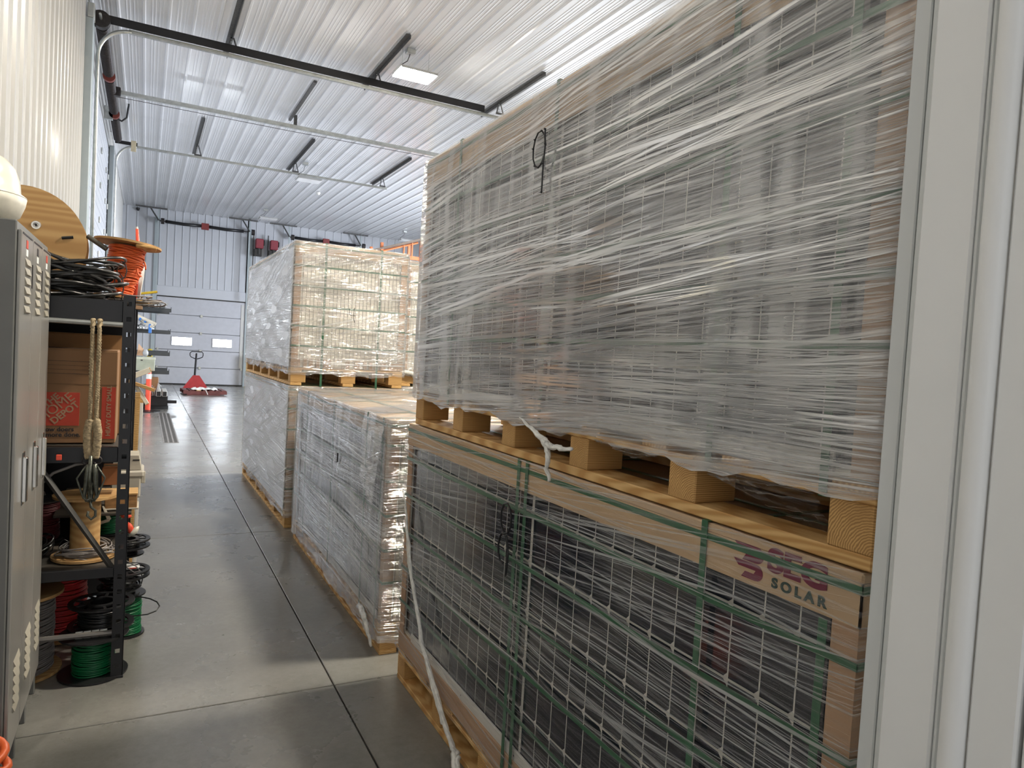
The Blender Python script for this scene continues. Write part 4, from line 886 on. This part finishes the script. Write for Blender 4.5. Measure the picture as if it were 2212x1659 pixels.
plank('pale folded card hanging at the shelf corner', (-.045, 5.22, 1.345), (.028, 5.22, 1.22), .03, .025, HATM, name='folded_card')
plank('white strip standing behind the brown upright', (-.015, 5.3, 0.0), (-.006, 5.3, 1.26), .02, .02, WHITEP, name='white_strip')
plank('yellow stick lying on the top shelf', (-.06, 5.0, 1.93), (.06, 5.0, 1.955), .03, .014, YELLOW, name='yellow_stick')
# ------------------------------------------------------------------ cantilever rack
t = thing('cantilever_rack', 'black cantilever rack of conduit and pipe along the left wall', 'rack', (XL+.2, 17.9, 0))
RK = mat('rack_grey', (.05, .055, .06), .4)
for j, y in enumerate((0, 1.5)):
    MB().bev((0, y-.05, .06), (.10, y+.05, 2.45), .005).obj('column', RK, t)
    MB().bev((-.02, y-.06, 0), (1.12, y+.06, .09), .005).obj('base_arm', RK, t)
    for z in (2.22, 1.72, 1.22, .80): 
        MB().bev((.10, y-.035, z), (1.10, y+.035, z+.085), .005).obj('arm', RK, t)
        MB().bev((1.10, y-.035, z), (1.115, y+.035, z+.12), .003).obj('arm_stop', RK, t)
MB().bev((.02, 0, 1.0), (.06, 1.5, 1.06), .004).obj('brace', RK, t)
def bundle(label, x0, x1, z, n, m, r=.018, y0=17.5, y1=20.2, name='pipe_bundle', cat='pipes', rows=2, sag=0):
    t = thing(name, label, cat, (x0, y0, z)); k = 0
    for j in range(rows):
        for i in range(n):
            x = (x1-x0)*(i+.5*(j % 2))/max(1, n); dy = random.uniform(-.12, .12)
            b = MB().tube([(x, dy, r+j*r*1.75), (x+random.uniform(-.02, .02), (y1-y0)+dy, r+j*r*1.75)], r, 8); b.obj('pipe', m, t)
            k += 1
    return t
bundle('black cable lengths on the top rack arms', -.35, .30, 2.31, 9, RUB, .024, rows=3)
bundle('pale conduit ends among the black lengths on top of the rack', .18, .44, 2.31, 4, PVC, .026, y0=17.2)
plank('plain wood board on the top rack arm', (-.25, 17.4, 2.44), (.12, 17.4, 2.40), .2, .07, PINEX)
bundle('grey plastic pipes on the second rack level', -.40, .02, 1.81, 4, PVC, .045)
t = thing('pipe_bundle', 'pale pipes tied with blue tape on the second rack level, sticking out', 'pipes', (-.2, 17.3, 2.02)); 
for k in range(3): MB().tube([(-.05+.02*k, .2*k, .10-.03*k), (.40-.04*k, -.1, -.10-.03*k)], .035, 8).obj('pipe', BEIGE, t)
for k in range(3): MB().tube([(.08+.1*k, -.02, .02-.045*k), (.12+.1*k, -.02, .005-.045*k)], .05, 8).obj('tape_band', BLUE, t)
MB().bev((.26, -.1, -.30), (.32, -.08, -.1), .01).obj('tape_end', BLUE, t)
bundle('small white conduit offcuts on the third rack arm', -.15, .2, 1.81, 6, WHITEP, .018, y0=17.45, y1=18.3, rows=1)
t = thing('storage_box', 'pale green-grey metal box on the lower rack arms', 'box', (-.17, 17.3, .89)); MB().bev((0, 0, 0), (.38, .5, .27), .01).obj('box_body', BOXG, t); MB().bev((-.005, -.005, .24), (.39, .505, .30), .01).obj('lid', mat('pale_green_lid', (.5, .52, .42), .5), t); MB().bev((.10, -.008, .22), (.14, -.004, .24), .001).obj('latch', DARK, t)
t = thing('paper_sack', 'torn brown paper and clear bag above the pale green box', 'bag', (-.15, 17.35, 1.22)); MB().add([(0, 0, 0), (.16, 0, 0), (.13, .1, .14), (.03, .05, .26), (0, .12, .02), (.16, .12, .02)], [(0, 1, 2, 3), (0, 3, 4), (1, 5, 2), (4, 3, 2, 5)]).obj('sack_body', CARD, t); MB().lathe([(.0001, 0), (.05, .02), (.06, .08), (.03, .15), (.0001, .16)], 10, TR((.17, .02, -.01))).obj('clear_bag', PVC, t, smooth=True)
t = thing('steel_offcuts', 'leaning channel and tube offcuts in the black floor tray of the rack', 'offcuts', (-.12, 17.9, .1))
MB().bev((0, -.3, 0), (.62, .0, .22), .01).obj('tray', BLACKM, t)
for k in range(6): MB().bev((.16+k*.035, -.26, .05), (.175+k*.035, -.22, .55-.03*k), .003, RY(.12)).obj('channel', PVC, t)
for k in range(2): MB().bev((.38+k*.12, -.42, .22), (.48+k*.12, .6, .34), .008).obj('square_tube', mat('pale_tube', (.45, .45, .42), .4), t); MB().bev((.39+k*.12, -.424, .23), (.47+k*.12, -.419, .33), .002).obj('tube_mouth', PLASTB, t)
MB().bev((.22, -.2, .2), (.42, .3, .62), .01).obj('brown_card', CARDD, t)
for k in range(3): MB().tube([(.40+.02*k, -.3, .36), (.42, -.3, .50), (.46, -.25, .44)], .018, 8).obj('fitting', GALV, t)
MB().bev((.60, -.32, .06), (.80, -.27, .13), .006).obj('tray_peg', BLACKM, t)
t = thing('traffic_post', 'orange plastic delineator post with white band beside the rack', 'post', (.10, 17.25, 0))
MB().lathe([(.055, .03), (.052, .80), (.05, .86), (.03, .90), (.0001, .905)], 20).obj('tube', ORANGEP, t, smooth=True); MB().lathe([(.0545, .72), (.0545, .83)], 20).obj('reflective_band', WHITEP, t, smooth=True)
MB().lathe([(.0001, 0), (.25, 0), (.25, .02), (.12, .04), (.0001, .045)], 24).obj('rubber_base', PLASTB, t)
# ------------------------------------------------------------------ pallet jack and its pallet
t = thing('pallet_jack', 'red pallet jack with black loop handle parked before the back door', 'pallet jack', (1.42, 23.6, 0))
MB().prism([(-.36, .0), (.36, .0), (.10, .40), (-.08, .40)], .12, Matrix(((1, 0, 0, 0), (0, 0, 1, -.06), (0, 1, 0, .12), (0, 0, 0, 1)))).obj('mast_plate', RED, t)
for s in (-1, 1): MB().bev((s*.2-.08, -1.1, .05), (s*.2+.08, 0, .11), .01).obj('fork', RED, t); MB().lathe([(.0001, -.04), (.04, -.04), (.04, .04), (.0001, .04)], 14, TR((s*.2, -.95, .04)) @ RY(pi/2)).obj('roller', PLASTB, t)
MB().lathe([(.0001, -.07), (.09, -.07), (.09, .07), (.0001, .07)], 18, TR((0, .12, .09)) @ RY(pi/2)).obj('steer_wheel', PLASTB, t)
MB().lathe([(.0001, .1), (.06, .1), (.06, .5), (.0001, .5)], 14, TR((0, .1, 0))).obj('pump', RED, t)
MB().tube([(-.03, .08, .45), (.0, .1, 1.2)], [.032, .026], 10).obj('tiller', BLACKM, t)
b = MB(); b.tube([(.02, .1, 1.02), (.17, .1, 1.08), (.19, .1, 1.14), (.19, .1, 1.20), (.15, .1, 1.25), (-.13, .1, 1.25), (-.18, .1, 1.20), (-.18, .1, 1.13), (-.15, .1, 1.08), (-.01, .1, 1.02)], .014, 8); b.obj('loop_handle', BLACKM, t, smooth=True)
MB().tube([(-.02, .08, 1.18), (-.10, .08, 1.13)], .008, 6).obj('release_lever', CHROME, t)
t = thing('wooden_pallet', 'low reddish wooden pallet with film scraps on the jack forks', 'pallet', (1.03, 22.35, .0), RD(3))
RW = mat('reddish_wood', (.14, .04, .035), .7, var=.3)
for i in range(7): MB().bev((i*.175, 0, .125), (i*.175+.12, 1.0, .145), .003).obj('deck_board', PINE if i == 2 else RW, t)
for y in (0, .46, .92): MB().bev((0, y, .03), (1.19, y+.05, .125), .004).obj('stringer', RW, t)
for y in (.0, .45, .9): MB().bev((0.1, y, .0), (1.0, y+.09, .028), .003).obj('bottom_board', RW, t)
t = thing('film_scrap', 'crumpled clear film lying on the low wooden pallet', 'plastic film', (1.62, 22.55, .147)); b = MB(); rr = random.Random(5); V = []; F = []
for i in range(13):
    for j in range(7): V.append((-.38+i*.06, -.15+j*.06, max(.0, .03+.05*rr.random()-(.04 if i in (0, 12) or j in (0, 6) else 0))))
for i in range(12):
    for j in range(6): k = i*7+j; F.append((k, k+7, k+8, k+1))
b.add(V, F).obj('crumpled_sheet', FILMTAIL, t); MB().tube([(.0, -.2, .02), (.03, -.24, -.05), (.06, -.25, -.12)], .012, 6).obj('film_tail', FILMTAIL, t)
# ------------------------------------------------------------------ orange rack far right
t = thing('pallet_rack', 'tall orange rack with boards on its top level beyond the stacked pallets', 'rack', (5.95, 20, 0))
for x, y in ((0.05, 0), (1.25, 0), (.05, 1.1), (1.25, 1.1)): MB().bev((x-.04, y-.04, 0), (x+.04, y+.04, 4.75 if x < 1 else 4.95), .004).obj('upright', RACKO, t)
for z in (2.4, 4.35): 
    for y in (0, 1.1): MB().bev((.05, y-.025, z), (1.25, y+.025, z+.11), .004).obj('beam', RACKO, t)
MB().tube([(-.1, 0, 4.45), (1.15, 0, 4.88)], .03, 4).obj('brace', RACKO, t); MB().box((.7, -.03, 4.38), (.74, .03, 4.75)).box((.95, -.03, 4.38), (.99, .03, 4.85)).obj('rail_post', RACKO, t)
for k in range(2): MB().bev((-.25, -.1+.3*k, -.02), (1.35, .15+.3*k, .03), .004, TR((0, 0, 4.56)) @ RY(-.33)).obj('top_board', mat('weathered_board', (.16, .12, .09), .7), t)
t = thing('guard_rail', 'yellow guard frame right of the orange rack top', 'frame', (7.35, 20, 0)); MB().bev((-.03, -.03, 0), (.03, .03, 4.9), .004).obj('post', YELLOW, t); MB().bev((-.03, -.03, 4.86), (.9, .03, 4.92), .004).obj('top_rail', YELLOW, t)
